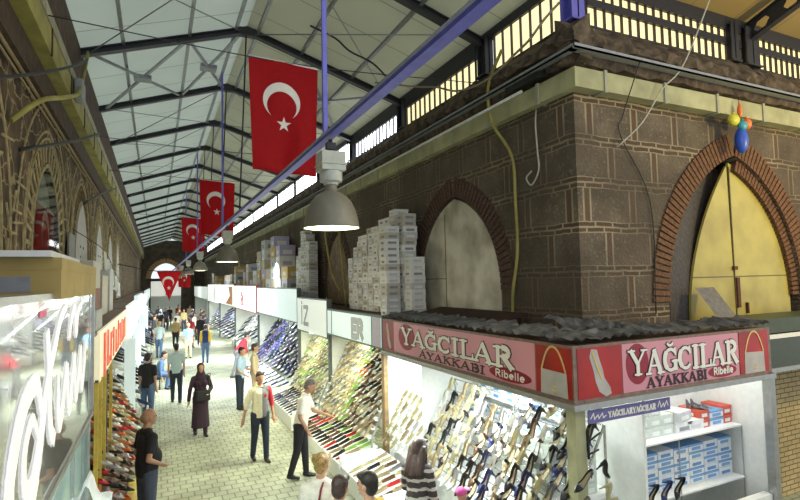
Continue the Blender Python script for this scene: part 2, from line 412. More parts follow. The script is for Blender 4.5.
def arch_panel(mp, w, h, t, m, name, seams_v, seams_h):
    bm = bmesh.new(); prism(bm, pointed(w, h, t, 12), mp, 0.03)
    o = finish(bm, name, m)
    bm = bmesh.new()
    for u0, v0, v1 in seams_v: prism(bm, [(u0 - .008, v0), (u0 + .008, v0), (u0 + .008, v1), (u0 - .008, v1)], lambda u, v, q: mp(u, v, -0.008 + q), 0.01)
    for v0, u0, u1 in seams_h: prism(bm, [(u0, v0 - .008), (u1, v0 - .008), (u1, v0 + .008), (u0, v0 + .008)], lambda u, v, q: mp(u, v, -0.008 + q), 0.01)
    finish(bm, 'seam', M_LINE, o)
    return o
o = arch_panel(lambda u, v, q: (4.955 + q, 8.08 + u, v + 2.82), 1.36, 0.45, 2.14, M_SHUT, 'arch_shutter', [(0.35, 0, 1.9)], [(0.68, 0.35, 1.3)])
tag(o, 'pale grey sheet metal shutter filling the pointed arch above the corner stall roof', 'shutter')
o = arch_panel(lambda u, v, q: (5.0 + q, 14.95 + u, v + 2.82), 1.12, 0.50, 2.10, mat('weathered_wood', (0.20, 0.14, 0.09), 0.8, noise=0.4, scale=6), 'arch_shutter', [(0.3, 0, 1.8), (-0.4, 0, 1.7)], [(0.9, -1.0, 1.0)])
tag(o, 'brown weathered shutter in the arch between the two tall stacks of white boxes', 'shutter')
for i, cy in enumerate((21.8, 28.6, 35.5)):
    o = arch_panel(lambda u, v, q, cy=cy: (5.0 + q, cy + u, v + 2.82), 1.26, 0.50, 2.10, M_SHUT, 'arch_shutter', [(0, 0, 2.0)], [])
    tag(o, 'grey shutter in the %s arch of the right wall, partly behind box stacks' % ORD[i + 3], 'shutter')
# yellow double door with its left strip of sooty sheet
yd = empty('arched_door', (8.22, 5.16, 2.8)); tag(yd, 'yellow painted pointed double door with sooty black panel on its left, above the corner stall', 'door')
def ydm(u, v, q): return (u, -0.06 + q, v)
full = pointed(1.60, 0.32, 2.46, 14)
def clip(pts, u0, u1):
    bmx = bmesh.new(); f = bmx.faces.new([bmx.verts.new((u, v, 0)) for u, v in pts])
    for pl, no in ((u0, (-1, 0, 0)), (u1, (1, 0, 0))):
        bmesh.ops.bisect_plane(bmx, geom=bmx.verts[:] + bmx.edges[:] + bmx.faces[:], plane_co=(pl, 0, 0), plane_no=no, clear_outer=True)
    fs = bmx.faces[:]; r = [(v.co.x, v.co.y) for v in fs[0].verts]; bmx.free(); return r
# the yellow leaves stand a little proud, rounded on their left edge
left_leaf = [(-1.05, 0)] + [(-1.05 + 1.03 * (s ** 1.9), 2.40 * s) for s in [i / 12 for i in range(13)]] + [(0.02, 0)]
bm = bmesh.new(); prism(bm, left_leaf, ydm, 0.04); finish(bm, 'door_leaf', M_YSHUT, yd)
bm = bmesh.new(); prism(bm, clip(full, 0.03, 1.5), ydm, 0.04); finish(bm, 'door_leaf', M_YSHUT, yd)
bm = bmesh.new(); prism(bm, clip(full, -1.7, 0.0), lambda u, v, q: (u, -0.14 + 0.2 * (u + 1.6) + q, v), 0.02); o = finish(bm, 'side_panel', M_GSHUT, yd); o['label'] = 'sooty black sheet panel'
bm = bmesh.new(); bx(bm, -0.98, 1.45, -0.068, -0.058, 0.63, 0.645); bx(bm, 0.017, 0.033, -0.075, -0.05, 0, 2.38)
finish(bm, 'seam', M_LINE, yd)
bm = bmesh.new(); bx(bm, 0.03, 0.10, -0.10, -0.06, 0.15, 0.62); bx(bm, 0.27, 0.30, -0.10, -0.06, 0.05, 0.22); bx(bm, -0.02, 0.07, -0.10, -0.06, 0.74, 0.80)
finish(bm, 'latch', mat('rust', (0.10, 0.035, 0.02), 0.8, noise=0.5, scale=30), yd)

# cornice of broken stone under the clerestory, cream duct and perforated tray
def rough_band(name, x0, x1, y0, y1, z0, z1, m, along, seg, amp, seed):
    rnd = random.Random(seed); bm = bmesh.new(); L = (y1 - y0) if along == 'y' else (x1 - x0); n = int(L / seg)
    prof = [(0.0, 0.0), (0.55, 0.02), (0.75, 0.35), (0.95, 0.35), (1.0, 0.5), (0.9, 0.62), (0.3, 0.95), (0.0, 1.0)]
    rings = []
    for i in range(n + 1):
        s = i / n; ring = []
        for (a, h) in prof:
            ja = rnd.uniform(-amp, amp) if 0 < a else 0
            jz = rnd.uniform(-amp, amp) * 0.5 if 0 < a else 0
            if along == 'y': ring.append(bm.verts.new((x1 - (x1 - x0) * a + ja, y0 + L * s, z0 + (z1 - z0) * h + jz)))
            else: ring.append(bm.verts.new((x0 + L * s, y1 - (y1 - y0) * a + ja, z0 + (z1 - z0) * h + jz)))
        rings.append(ring)
    for i in range(n):
        for k in range(len(prof)): bm.faces.new((rings[i][k], rings[i][(k + 1) % len(prof)], rings[i + 1][(k + 1) % len(prof)], rings[i + 1][k]))
    bm.faces.new(rings[0]); bm.faces.new(rings[-1][::-1])
    return struct(finish(bm, name, m))
rough_band('trim_10', 4.70, 5.0, 4.72, 62, 6.25, 6.86, M_CORN, 'y', 0.13, 0.045, 1)
rough_band('trim_11', 4.72, 20, 4.76, 5.06, 6.25, 6.86, M_CORN, 'x', 0.13, 0.045, 2)
def duct(parts, name, label):
    bm = bmesh.new(); cl = []
    for (axis, s0, s1, c0, c1) in parts:
        if axis == 'y': bx(bm, c0, c1, s0, s1, 5.91, 6.17)
        else: bx(bm, s0, s1, c0, c1, 5.91, 6.17)
        k = s0 + 0.5
        while k < s1:
            cl.append((c0 - 0.02, c1 - .001, k, k + 0.05) if axis == 'y' else (k, k + 0.05, c0 - 0.02, c1 - .001)); k += 1.15
    o = finish(bm, name, M_CREAM); mc = mat('duct_clip', (0.33, 0.33, 0.24), 0.6)
    for a in cl:
        jb = bmesh.new(); bx(jb, *a, 5.89, 6.19); finish(jb, 'clip', mc, o)
    return tag(o, label, 'duct')
duct([('y', 5.0, 60, 4.80, 4.938), ('x', 4.80, 16, 4.82, 4.998)], 'cable_duct', 'long cream cable duct wrapping the corner of the stone building below the cornice')
bm = bmesh.new(); bx(bm, 4.62, 4.72, 4.66, 60, 6.30, 6.325); bx(bm, 4.62, 4.63, 4.66, 60, 6.30, 6.36); bx(bm, 4.62, 16, 4.62, 4.74, 6.30, 6.325); bx(bm, 4.62, 16, 4.62, 4.63, 6.30, 6.36)
k = 4.8
tag(finish(bm, 'cable_tray', M_GREYSTEEL), 'thin galvanised cable tray running round the corner just above the cream duct', 'cable tray')
bm = bmesh.new(); tube(bm, [(4.66, 5.7, 6.12), (4.66, 30, 6.06), (4.66, 58, 6.06)], 0.022, 8)
tag(finish(bm, 'conduit_pipe', mat('pale_pipe', (0.55, 0.56, 0.52), 0.4)), 'pale conduit pipe running along the right wall above the cream duct', 'pipe')
bm = bmesh.new(); bx(bm, 4.68, 4.8, 5.35, 6.1, 6.22, 6.36)
tag(finish(bm, 'junction_box', M_BLACK), 'black junction box under the cornice beside the building corner', 'box')

# clerestory windows
def clerestory_street():
    y = 5.0; k = 0; edges = [5.12, 6.72]; y0 = 7.25
    bays = [(5.15, 6.70)] + [(7.25 + 3.2 * i - (.1 if i > 2 else 0), 9.95 + 3.2 * i + (.1 if i > 2 else 0)) for i in range(16)]
    for i, (a, b) in enumerate(bays):
        z1 = 7.42 if i == 0 else 7.25 if i < 3 else 7.38
        w = empty('window_%d' % (i + 1), (4.96 if i < 3 else 4.895, a, 6.86)); w['kind'] = 'structure'
        box('pane', (0.02, 0, 0), (0.05, b - a, z1 - 6.86), M_PANE if i < 2 else M_PANE2, w)
        bm = bmesh.new(); n = int((b - a) / 0.2)
        for j in range(n + 1):
            if i > 2 and j % 4: continue
            yy = (b - a) * j / n; bx(bm, -0.005 if i > 2 else -0.02, 0.02, yy - 0.007, yy + 0.007, 0, z1 - 6.86)
        bx(bm, -0.03, 0.03, -0.03, b - a + 0.03, -0.03, 0.0); bx(bm, -0.03, 0.05, -0.03, b - a + 0.03, z1 - 6.86, 7.5 - 6.86)
        finish(bm, 'mullion', M_STEEL, w)
clerestory_street()
xs = [(5.25, 8.25), (8.42, 8.62), (8.95, 12.2), (12.6, 15.6)]
for i, (a, b) in enumerate(xs):
    w = empty('window_%d' % (i + 20), (a, 5.02, 6.88)); w['kind'] = 'structure'
    bm = bmesh.new(); bx(bm, 0, b - a, 0.02, 0.05, 0, 0.27); bx(bm, 0, b - a, 0.02, 0.05, 0.38, 0.52)
    finish(bm, 'pane', M_PANE3, w)
    bm = bmesh.new(); n = max(1, round((b - a) / 0.165))
    for j in range(n + 1):
        xx = (b - a) * j / n; bx(bm, xx - 0.009, xx + 0.009, -0.02, 0.02, 0, 0.55)
    bx(bm, 0, b - a, -0.03, 0.05, 0.27, 0.38); bx(bm, 0, b - a, -0.03, 0.05, 0.52, 0.62); bx(bm, 0, b - a, -0.03, 0.05, -0.03, 0)
    finish(bm, 'mullion', M_STEEL, w)
def post(x, y, w, d, m, label, z0=6.85, z1=7.5):
    bm = bmesh.new(); bx(bm, -w, w, -d, -d + 0.02, 0, z1 - z0); bx(bm, -w, w, d - 0.02, d, 0, z1 - z0); bx(bm, -0.012, 0.012, -d, d, 0, z1 - z0); bx(bm, -w - .03, w + .03, -d - .03, d + .03, 0, 0.03)
    o = finish(bm, 'steel_column', m, loc=(x, y, z0)); return tag(o, label, 'column', 'steel columns of the clerestory')
for i in range(17):
    y = 7.0 + 3.2 * i
    post(4.98, y, 0.08, 0.12, M_STEEL, 'dark steel column of the right clerestory, %s from the corner' % ORD[i + 1])
post(5.0, 5.02, 0.11, 0.11, M_BLUE, 'blue steel column standing on the building corner')
post(8.33, 5.02, 0.09, 0.1, M_STEEL, 'dark steel column left of the narrow pane on the side street')
post(8.80, 5.02, 0.17, 0.1, M_STEEL, 'broad dark steel column right of the narrow pane on the side street')
post(12.4, 5.02, 0.17, 0.1, M_STEEL, 'dark steel column at the far right of the side street')
for i, (a, b, ax) in enumerate([(5.0, 63, 'y'), (5.0, 18, 'x')]):
    bm = bmesh.new()
    if ax == 'y': bx(bm, 4.93, 5.12, a, b, 7.5, 7.62)
    else: bx(bm, a, b, 5.0, 5.16, 7.5, 7.62)
    struct(finish(bm, 'trim_%d' % (12 + i), M_STEEL))

# ------------------------------------------------------------------ roof
RX, RZ = 1.61, 8.60
def slab(name, pts, m, th=0.05):
    bm = bmesh.new(); a = [bm.verts.new(p) for p in pts]; b = [bm.verts.new((p[0], p[1], p[2] + th)) for p in pts]; n = len(pts)
    bm.faces.new(a[::-1]); bm.faces.new(b)
    for i in range(n): bm.faces.new((a[i], a[(i + 1) % n], b[(i + 1) % n], b[i]))
    return struct(finish(bm, name, m))
def roofz(x): return RZ - (0.335 if x < RX else 0.31) * abs(x - RX)
slab('ceiling_left', [(-1.75, 2.0, roofz(-1.75)), (RX, 2.0, RZ), (RX, 63, RZ), (-1.75, 63, roofz(-1.75))], M_ROOF)
slab('ceiling_right', [(RX, 2.0, RZ), (4.94, 5.0, roofz(4.94)), (5.2, 63, roofz(5.2)), (RX, 63, RZ)], M_ROOF3)
slab('ceiling_side', [(RX + 1.0, 2.2, 8.55), (18, 2.2, 8.55), (18, 5.2, 7.63), (4.9, 5.2, 7.63)], M_ROOF2)
for i in range(0, 17):
    y = 7.05 + 3.2 * i
    t = empty('roof_truss', (RX, y, RZ - 0.1)); tag(t, 'dark steel roof truss, %s across the street counted from the near end' % ORD[i + 1], 'truss', 'roof trusses')
    for sx, xe in ((-1, -1.62), (1, 4.94)):
        bm = bmesh.new(); p = (0, 0, 0); q = (xe - RX, 0, roofz(xe) - RZ)
        p = Vector(p); q = Vector(q); up = Vector((0, 0, 1))
        for off in (0.055, -0.055): beam(bm, p + up * off, q + up * off, 0.13, 0.02)
        beam(bm, p, q, 0.02, 0.12)
        finish(bm, 'rafter', M_STEEL, t)
    bm = bmesh.new(); bx(bm, -0.16, 0.16, -0.07, 0.07, -0.12, 0.03); finish(bm, 'gusset', M_STEEL, t)
for i, x in enumerate((-0.55, 0.55, 1.40, 1.82, 2.7, 3.8)):
    bm = bmesh.new(); beam(bm, (x, 2.6 if x < 2.5 else 4.6, roofz(x) - 0.035), (x, 62.5, roofz(x) - 0.035), 0.06, 0.06)
    tag(finish(bm, 'roof_purlin', M_GREYSTEEL), 'long grey steel purlin under the roof sheets, %s from the left' % ORD[i + 1], 'purlin', 'roof purlins')
# cross braces with square node plates in the bay between the two nearest trusses
def brace(i, x0, x1, y0, y1, label):
    z = lambda x: roofz(x) - 0.12
    cx = (x0 + x1) / 2; cy = (y0 + y1) / 2
    t = empty('roof_brace', (cx, cy, z(cx))); tag(t, label, 'brace', 'roof braces')
    for (ax, ay) in ((x0, y0), (x1, y0), (x0, y1), (x1, y1)):
        bm = bmesh.new(); beam(bm, (0, 0, 0), (ax - cx, ay - cy, z(ax) - z(cx)), 0.055, 0.04); finish(bm, 'arm', M_GREYSTEEL, t)
    bm = bmesh.new(); bx(bm, -0.17, 0.17, -0.13, 0.13, -0.05, 0.03); finish(bm, 'node_plate', M_GREYSTEEL, t)
brace(0, -1.05, 0.5, 10.3, 13.4, 'grey crossed roof brace with square plate at the left edge of the roof')
brace(1, 0.55, 1.5, 10.3, 13.4, 'grey crossed roof brace with small plate just left of the ridge')
brace(2, 2.75, 4.5, 10.3, 13.4, 'grey crossed roof brace with square plate right of the large near flag')
n = 0
for (y0, y1) in ((7.05, 10.25), (13.45, 16.65), (16.65, 19.85), (19.85, 23.05), (23.05, 26.25)):
    for xa, xb in ((-1.1, 1.5), (1.7, 4.6)):
        for s, w in ((0, 'leaning away'), (1, 'leaning back')):
            n += 1; bm = bmesh.new()
            p = (xa, y1 if s else y0, roofz(xa) - 0.10 - .035 * s); q = (xb, y0 if s else y1, roofz(xb) - 0.10 - .035 * s)
            tube(bm, [p, q], 0.011, 6)
            tag(finish(bm, 'tie_rod', M_GREYSTEEL), 'thin steel tie rod %s on the %s slope between trusses near %s bay' % (w, 'left' if xa < 0 else 'right', ORD[1 + int((y0 - 7) / 3.2)]), 'rod', 'roof tie rods')
# steel wires strung across the street
for i, (p, q) in enumerate([((-1.4, 7.1, 6.72), (4.9, 7.1, 6.78)), ((-1.4, 12.5, 6.7), (4.9, 12.5, 6.75)), ((-1.4, 16.0, 6.68), (4.9, 16.0, 6.68)), ((-1.4, 25.0, 6.64), (4.9, 25.0, 6.64)), ((-1.4, 44.0, 4.7), (4.9, 44.0, 4.7))]):
    bm = bmesh.new(); tube(bm, smoothpts([p, ((p[0] + q[0]) / 2, p[1], p[2] - 0.12), q]), 0.007, 6)
    tag(finish(bm, 'hanging_wire', M_STEEL), 'thin wire strung across the street under the roof, %s from the near end' % ORD[i + 1], 'wire')
# side street perforated rafters
for i, x in enumerate((8.8, 12.4)):
    bm = bmesh.new(); y0, y1, za, zb = 5.0, 2.3, 7.42, 8.35
    def pt(s, h, w=0, x=x): return Vector((x + w, y0 + (y1 - y0) * s, za + (zb - za) * s + h))
    H = 0.15; n = 6
    # web made of cells around hexagonal holes
    for c in range(n):
        s0, s1 = c / n, (c + 1) / n; sm = (s0 + s1) / 2; ds = (s1 - s0)
        out = [(s0, -H), (sm, -H), (s1, -H), (s1, 0), (s1, H), (sm, H), (s0, H), (s0, 0)]
        inn = [(sm - ds * .14, -H * .55), (sm, -H * .55), (sm + ds * .14, -H * .55), (sm + ds * .28, 0), (sm + ds * .14, H * .55), (sm, H * .55), (sm - ds * .14, H * .55), (sm - ds * .28, 0)]
        for w in (-0.01, 0.01):
            A = [bm.verts.new(pt(s, h, w)) for s, h in out]; B = [bm.verts.new(pt(s, h, w)) for s, h in inn]
            for k in range(8): bm.faces.new((A[k], A[(k + 1) % 8], B[(k + 1) % 8], B[k]))
    beam(bm, pt(0, H), pt(1, H), 0.12, 0.02); beam(bm, pt(0, -H), pt(1, -H), 0.12, 0.02)
    tag(finish(bm, 'perforated_rafter', M_STEEL), ['dark steel rafter with hexagonal holes at the top right', 'dark perforated steel rafter farther along the side street roof'][i], 'rafter')

# ------------------------------------------------------------------ blue service rail, its hangers and bell lamps
TX, TZ = 1.40, 4.80
bm = bmesh.new(); bx(bm, TX - 0.04, TX + 0.04, 0.9, 58, TZ - 0.02, TZ - 0.012); bx(bm, TX - 0.04, TX - 0.034, 0.9, 58, TZ - 0.012, TZ + 0.038); bx(bm, TX + 0.034, TX + 0.04, 0.9, 58, TZ - 0.012, TZ + 0.038)
rail = finish(bm, 'service_rail', M_BLUE); tag(rail, 'long blue steel service rail running down the street above the lamps', 'rail')
bm = bmesh.new()
for j in range(5): tube(bm, [(TX - 0.026 + 0.013 * j, 0.9, TZ - 0.004), (TX - 0.026 + 0.013 * j, 58, TZ - 0.004)], 0.006, 5)
finish(bm, 'cable_bundle', M_BLACK, rail)
bm = bmesh.new(); tube(bm, [(TX - 0.052, 0.9, TZ + 0.01), (TX - 0.052, 58, TZ + 0.01)], 0.009, 6); finish(bm, 'side_conduit', M_GREYSTEEL, rail)
for i, y in enumerate((4.5, 12.6, 20.7, 28.8)):
    bm = bmesh.new(); bx(bm, TX - 0.02, TX + 0.02, y - 0.02, y + 0.02, TZ + 0.04, roofz(TX) - 0.08)
    tag(finish(bm, 'hanger_pole', M_BLUE), 'blue square pole holding up the service rail, %s from the near end' % ORD[i + 1], 'pole', 'blue hanger poles')
for i, y in enumerate((10.25, 13.45, 16.65, 19.85)):
    bm = bmesh.new(); tube(bm, [(TX + 0.05, y, TZ + 0.05), (RX - 0.02, y, RZ - 0.22)], 0.016, 6)
    tag(finish(bm, 'hanger_rod', M_STEEL), 'dark hanger rod dropping from the ridge of the %s truss to the blue rail' % ORD[i + 2], 'rod', 'dark hanger rods')
M_SHADE = mat('enamel_shade', (0.22, 0.205, 0.155), 0.45, 0.1, noise=0.08)
M_INNER = mat('lamp_reflector', (0.8, 0.78, 0.6), 0.4, emit=1.6, ecol=(1.0, 0.93, 0.55))
M_BULB = mat('bulb', (1, 0.95, 0.8), 0.4, emit=9.0, ecol=(1.0, 0.92, 0.65))
M_HOUS = mat('lamp_housing', (0.50, 0.52, 0.46), 0.5, noise=0.12)
def lamp(first=None):
    t = empty('pendant_lamp', (TX, 4.35, 3.97))
    outer = [(0.242, 0.0), (0.240, 0.03), (0.232, 0.09), (0.212, 0.16), (0.178, 0.23), (0.13, 0.285), (0.075, 0.315), (0.055, 0.325), (0.052, 0.38)]
    bm = bmesh.new(); lathe(bm, outer, n=36); lathe(bm, [(0.242, 0.0), (0.249, -0.006), (0.249, 0.008), (0.241, 0.012)], n=36); finish(bm, 'lamp_shade', M_SHADE, t, True)
    bm = bmesh.new(); lathe(bm, [(0.236, 0.002), (0.234, 0.03), (0.225, 0.09), (0.205, 0.155), (0.172, 0.222), (0.125, 0.275), (0.0, 0.30)], n=36); finish(bm, 'reflector', M_INNER, t, True)
    bm = bmesh.new(); lathe(bm, [(0.0, 0.09), (0.035, 0.10), (0.045, 0.14), (0.03, 0.2), (0.02, 0.27)], n=16); finish(bm, 'bulb', M_BULB, t, True)
    bm = bmesh.new(); lathe(bm, [(0.0, 0.38), (0.065, 0.38), (0.065, 0.40), (0.10, 0.41), (0.10, 0.50), (0.0, 0.50)], n=20); finish(bm, 'collar', M_HOUS, t, True, bevel=0.004)
    bm = bmesh.new(); bx(bm, -0.11, 0.11, -0.10, 0.10, 0.50, 0.67); bx(bm, -0.12, 0.12, -0.11, 0.11, 0.55, 0.565); o = finish(bm, 'ballast_box', M_HOUS, t, bevel=0.012)
    bm = bmesh.new(); tube(bm, [(0, 0, 0.67), (0, 0, 0.79)], 0.02, 8); bx(bm, -0.04, 0.04, -0.03, 0.03, 0.70, 0.76); finish(bm, 'hook', M_STEEL, t)
    return t
l0 = lamp()
for i, y in enumerate((4.35, 11.7, 19.4, 26.6, 34.0, 41.5)):
    l = l0 if i == 0 else obj_copy(l0, (TX, y, 3.97))
    tag(l, 'grey bell-shaped pendant lamp, %s' % ['nearest and largest on the blue rail', 'second along the blue rail', 'third along the blue rail', 'fourth along the blue rail', 'fifth along the blue rail', 'farthest along the blue rail'][i], 'lamp', 'pendant lamps on the rail')
    pl = point('lamp_light', (TX, y, 3.93), 28 if i == 0 else 45, (1.0, 0.90, 0.62), 0.12)

# ------------------------------------------------------------------ left hand building
bm = bmesh.new(); bx(bm, -1.9, -1.45, -1.0, 63, 0, 7.6); wl = finish(bm, 'wall_left', M_LSTONE); struct(wl)
LARCH = [(9.0, 1.16, 5.26), (12.75, 1.16, 5.26), (16.5, 1.1, 5.2), (20.3, 1.1, 5.2), (24.1, 0.95, 5.2), (5.2, 0.95, 5.24)]
bm = bmesh.new()
for cy, w, t in LARCH: prism(bm, [(u, v + 3.0) for u, v in pointed(w * 0.86, 1.05, t - 3.0)], lambda u, v, q, cy=cy: (-1.62 + q, cy + u, v), 0.3)
cut = finish(bm, 'cutter', M_STONE)
md = wl.modifiers.new('cut', 'BOOLEAN'); md.operation = 'DIFFERENCE'; md.object = cut; md.solver = 'EXACT'
bake(wl); bpy.data.objects.remove(cut)
M_RIB = mat('pale_mortar_rib', (0.36, 0.29, 0.15), 0.85, noise=0.35, scale=9, bump=0.4)
M_RIB2 = mat('brown_brick_rib', (0.17, 0.11, 0.05), 0.9, noise=0.4, scale=12, bump=0.4)
def arch_line(bm, cy, w, h, t, g, wid, th):
    pts = pointed(w, h, t, 12, g)[1:-1]
    for i in range(len(pts) - 1):
        p, q = Vector(pts[i]), Vector(pts[i + 1]); d = (q - p)
        if d.length < 1e-5: continue
        d.normalize(); nn = Vector((-d.y, d.x)) * wid / 2; e = d * 0.01
        prism(bm, [tuple(p - nn - e), tuple(q - nn + e), tuple(q + nn + e), tuple(p + nn - e)], lambda u, v, s: (-1.45 + 0.002 + s, cy + u, v + 3.0), th)
    for u in (-w - g, w + g):
        prism(bm, [(u - wid / 2, -0.3), (u + wid / 2, -0.3), (u + wid / 2, h), (u - wid / 2, h)], lambda a, v, s: (-1.45 + 0.002 + s, cy + a, v + 3.0), th)
for k, (cy, w, t) in enumerate(LARCH):
    bm = bmesh.new(); rnd = random.Random(k + 5)
    arch_line(bm, cy, w * 0.86, 1.05, t - 3.0, 0.03, 0.06, 0.014)
    for g in (0.42, 0.52, 0.88): arch_line(bm, cy, w * 0.86, 1.05, t - 3.0, g, 0.035, 0.014)
    struct(finish(bm, 'trim_%d' % (20 + k), M_RIB))
    bm = bmesh.new(); inner = pointed(w * 0.86, 1.05, t - 3.0, 11)[1:-1]
    for i in range(len(inner) - 1):       # radiating bricks between the two ribs
        p = Vector(inner[i]); d = (Vector(inner[i + 1]) - p)
        if d.length < 1e-5: continue
        d.normalize(); nn = Vector((-d.y, d.x)); a = p + nn * 0.08; b = p + nn * 0.38
        prism(bm, [tuple(a - d * .025), tuple(a + d * .025), tuple(b + d * .03), tuple(b - d * .03)], lambda u, v, s, cy=cy: (-1.447 + s, cy + u, v + 3.0), 0.012)
    struct(finish(bm, 'trim_%d' % (30 + k), M_RIB if k % 2 == 0 else M_RIB2))
    # rubble joints between arches
    bm = bmesh.new()
    for j in range(26):
        y = cy + 1.87 + rnd.uniform(-0.9, 0.9); z = rnd.uniform(3.0, 6.2); L = rnd.uniform(0.15, 0.5); a = rnd.choice((0, 0, PI / 2, 1.1, -1.0)) + rnd.uniform(-.2, .2)
        mt = Matrix.Translation((0, y, z)) @ Matrix.Rotation(a, 4, 'X'); bx(bm, -1.452, -1.435, -L / 2, L / 2, -0.014, 0.014, mtx=mt)
    struct(finish(bm, 'trim_%d' % (40 + k), M_RIB))
    if k in (0,):
        w_ = empty('window_40', (-1.442, cy, 3.0)); w_['kind'] = 'structure'
        bm = bmesh.new(); prism(bm, pointed(w * 0.82, 1.05, t - 3.02, 12), lambda u, v, q: (q, u, v), 0.01); finish(bm, 'glass', M_DARKGLASS, w_)
        bm = bmesh.new(); prism(bm, pointed(w * 0.84, 1.05, t - 3.02, 12), lambda u, v, q: (-0.1 + q, u, v), 0.01); finish(bm, 'back_panel', mat('grey_board', (0.45, 0.47, 0.42), 0.6), w_)
    else:
        w_ = empty('arch_board', (-1.447, cy, 3.0)); bm = bmesh.new(); prism(bm, pointed(w * 0.80, 1.0, t - 3.02, 12), lambda u, v, q: (q, u, v), 0.02)
        finish(bm, 'board_sheet', mat('grey_hardboard', (0.40, 0.39, 0.36), 0.6, noise=0.15, scale=4), w_)
        bm = bmesh.new(); bx(bm, 0.02, 0.03, -0.3, -0.25, 1.3, 1.35); bx(bm, 0.02, 0.03, 0.2, 0.25, 1.3, 1.35); bx(bm, 0.02, 0.03, -.25, -.21, 1.1, 1.14); finish(bm, 'bolt_plate', M_BLACK, w_)
        tag(w_, 'grey board closing the %s pointed window of the dark left wall' % {1: 'second', 2: 'third', 3: 'fourth', 4: 'fifth', 5: 'nearest, out of frame'}[k], 'board')
# left eave build-up
bm = bmesh.new(); bx(bm, -1.45, -1.18, -1, 62, 6.36, 6.68)
o = finish(bm, 'eaves_beam', M_OLIVE)
bm = bmesh.new()
k = 1.0
while k < 60:
    bx(bm, -1.19, -1.165, k, k + 0.04, 6.35, 6.69); k += 1.6
finish(bm, 'joint_strip', M_BROWN, o)
tag(o, 'olive painted beam running along the top of the dark left wall', 'beam')
bm = bmesh.new(); bx(bm, -1.45, -1.17, -1, 62, 6.70, 6.86); tag(finish(bm, 'eaves_duct', mat('grey_cream', (0.33, 0.31, 0.22), 0.6, noise=0.3, scale=5)), 'grey cream duct lying on top of the olive beam on the left', 'duct')
rough_band('trim_50', -1.47, -1.46, 0, 0.2, 6.9, 6.95, M_BROWN, 'y', 0.1, 0.0, 3)
bm = bmesh.new(); bx(bm, -1.45, -1.2, -1, 62, 6.88, 7.62); struct(finish(bm, 'trim_51', M_BROWN))
bm = bmesh.new(); bx(bm, -1.45, -1.33, -1, 62, 6.0, 6.34); struct(finish(bm, 'trim_52', M_BROWN))
bm = bmesh.new(); tube(bm, [(-1.41, -1, 6.0), (-1.41, 62, 6.0)], 0.025, 6); tube(bm, [(-1.41, -1, 5.9), (-1.41, 62, 5.9)], 0.015, 6)
tag(finish(bm, 'wall_conduit', mat('ochre_pipe', (0.32, 0.25, 0.14), 0.6)), 'ochre pipes fixed along the dark left wall below the eaves', 'pipe')
for i, (pts, r, lab) in enumerate([
    ([(-1.44, 5.3, 5.25), (-1.25, 6.0, 5.55), (-1.05, 7.4, 6.2), (-1.0, 8.8, 6.85), (-1.1, 10.3, 7.5)], 0.018, 'black cable bundle slung from the left wall up to the roof edge'),
    ([(-1.44, 7.2, 5.1), (-1.15, 9.4, 5.8), (-1.1, 12.5, 6.75)], 0.022, 'black bracket cable crossing the olive beam beyond the bundle'),
    ([(-1.1, 10.4, 7.7), (-1.08, 9.9, 7.3), (-1.08, 9.1, 6.5), (-1.1, 7.9, 6.0), (-1.2, 7.0, 5.65), (-1.42, 6.7, 5.3)], 0.03, 'curved olive hose hanging over the left beam'),
    ([(-1.44, 13, 5.3), (-1.2, 15, 5.9), (-1.15, 18, 6.5)], 0.025, 'black cable crossing the left beam halfway down the street')]):
    bm = bmesh.new(); tube(bm, smoothpts(pts), r, 7)
    tag(finish(bm, 'hose' if 'hose' in lab else 'cable', M_OLIVE if 'hose' in lab else M_BLACK), lab, 'hose' if 'hose' in lab else 'cable')
bm = bmesh.new(); bx(bm, -1.165, -1.05, 9.2, 9.6, 6.45, 6.75)
tag(finish(bm, 'junction_box', M_GREYSTEEL, bevel=0.02), 'grey junction box fixed to the olive beam on the left', 'box')
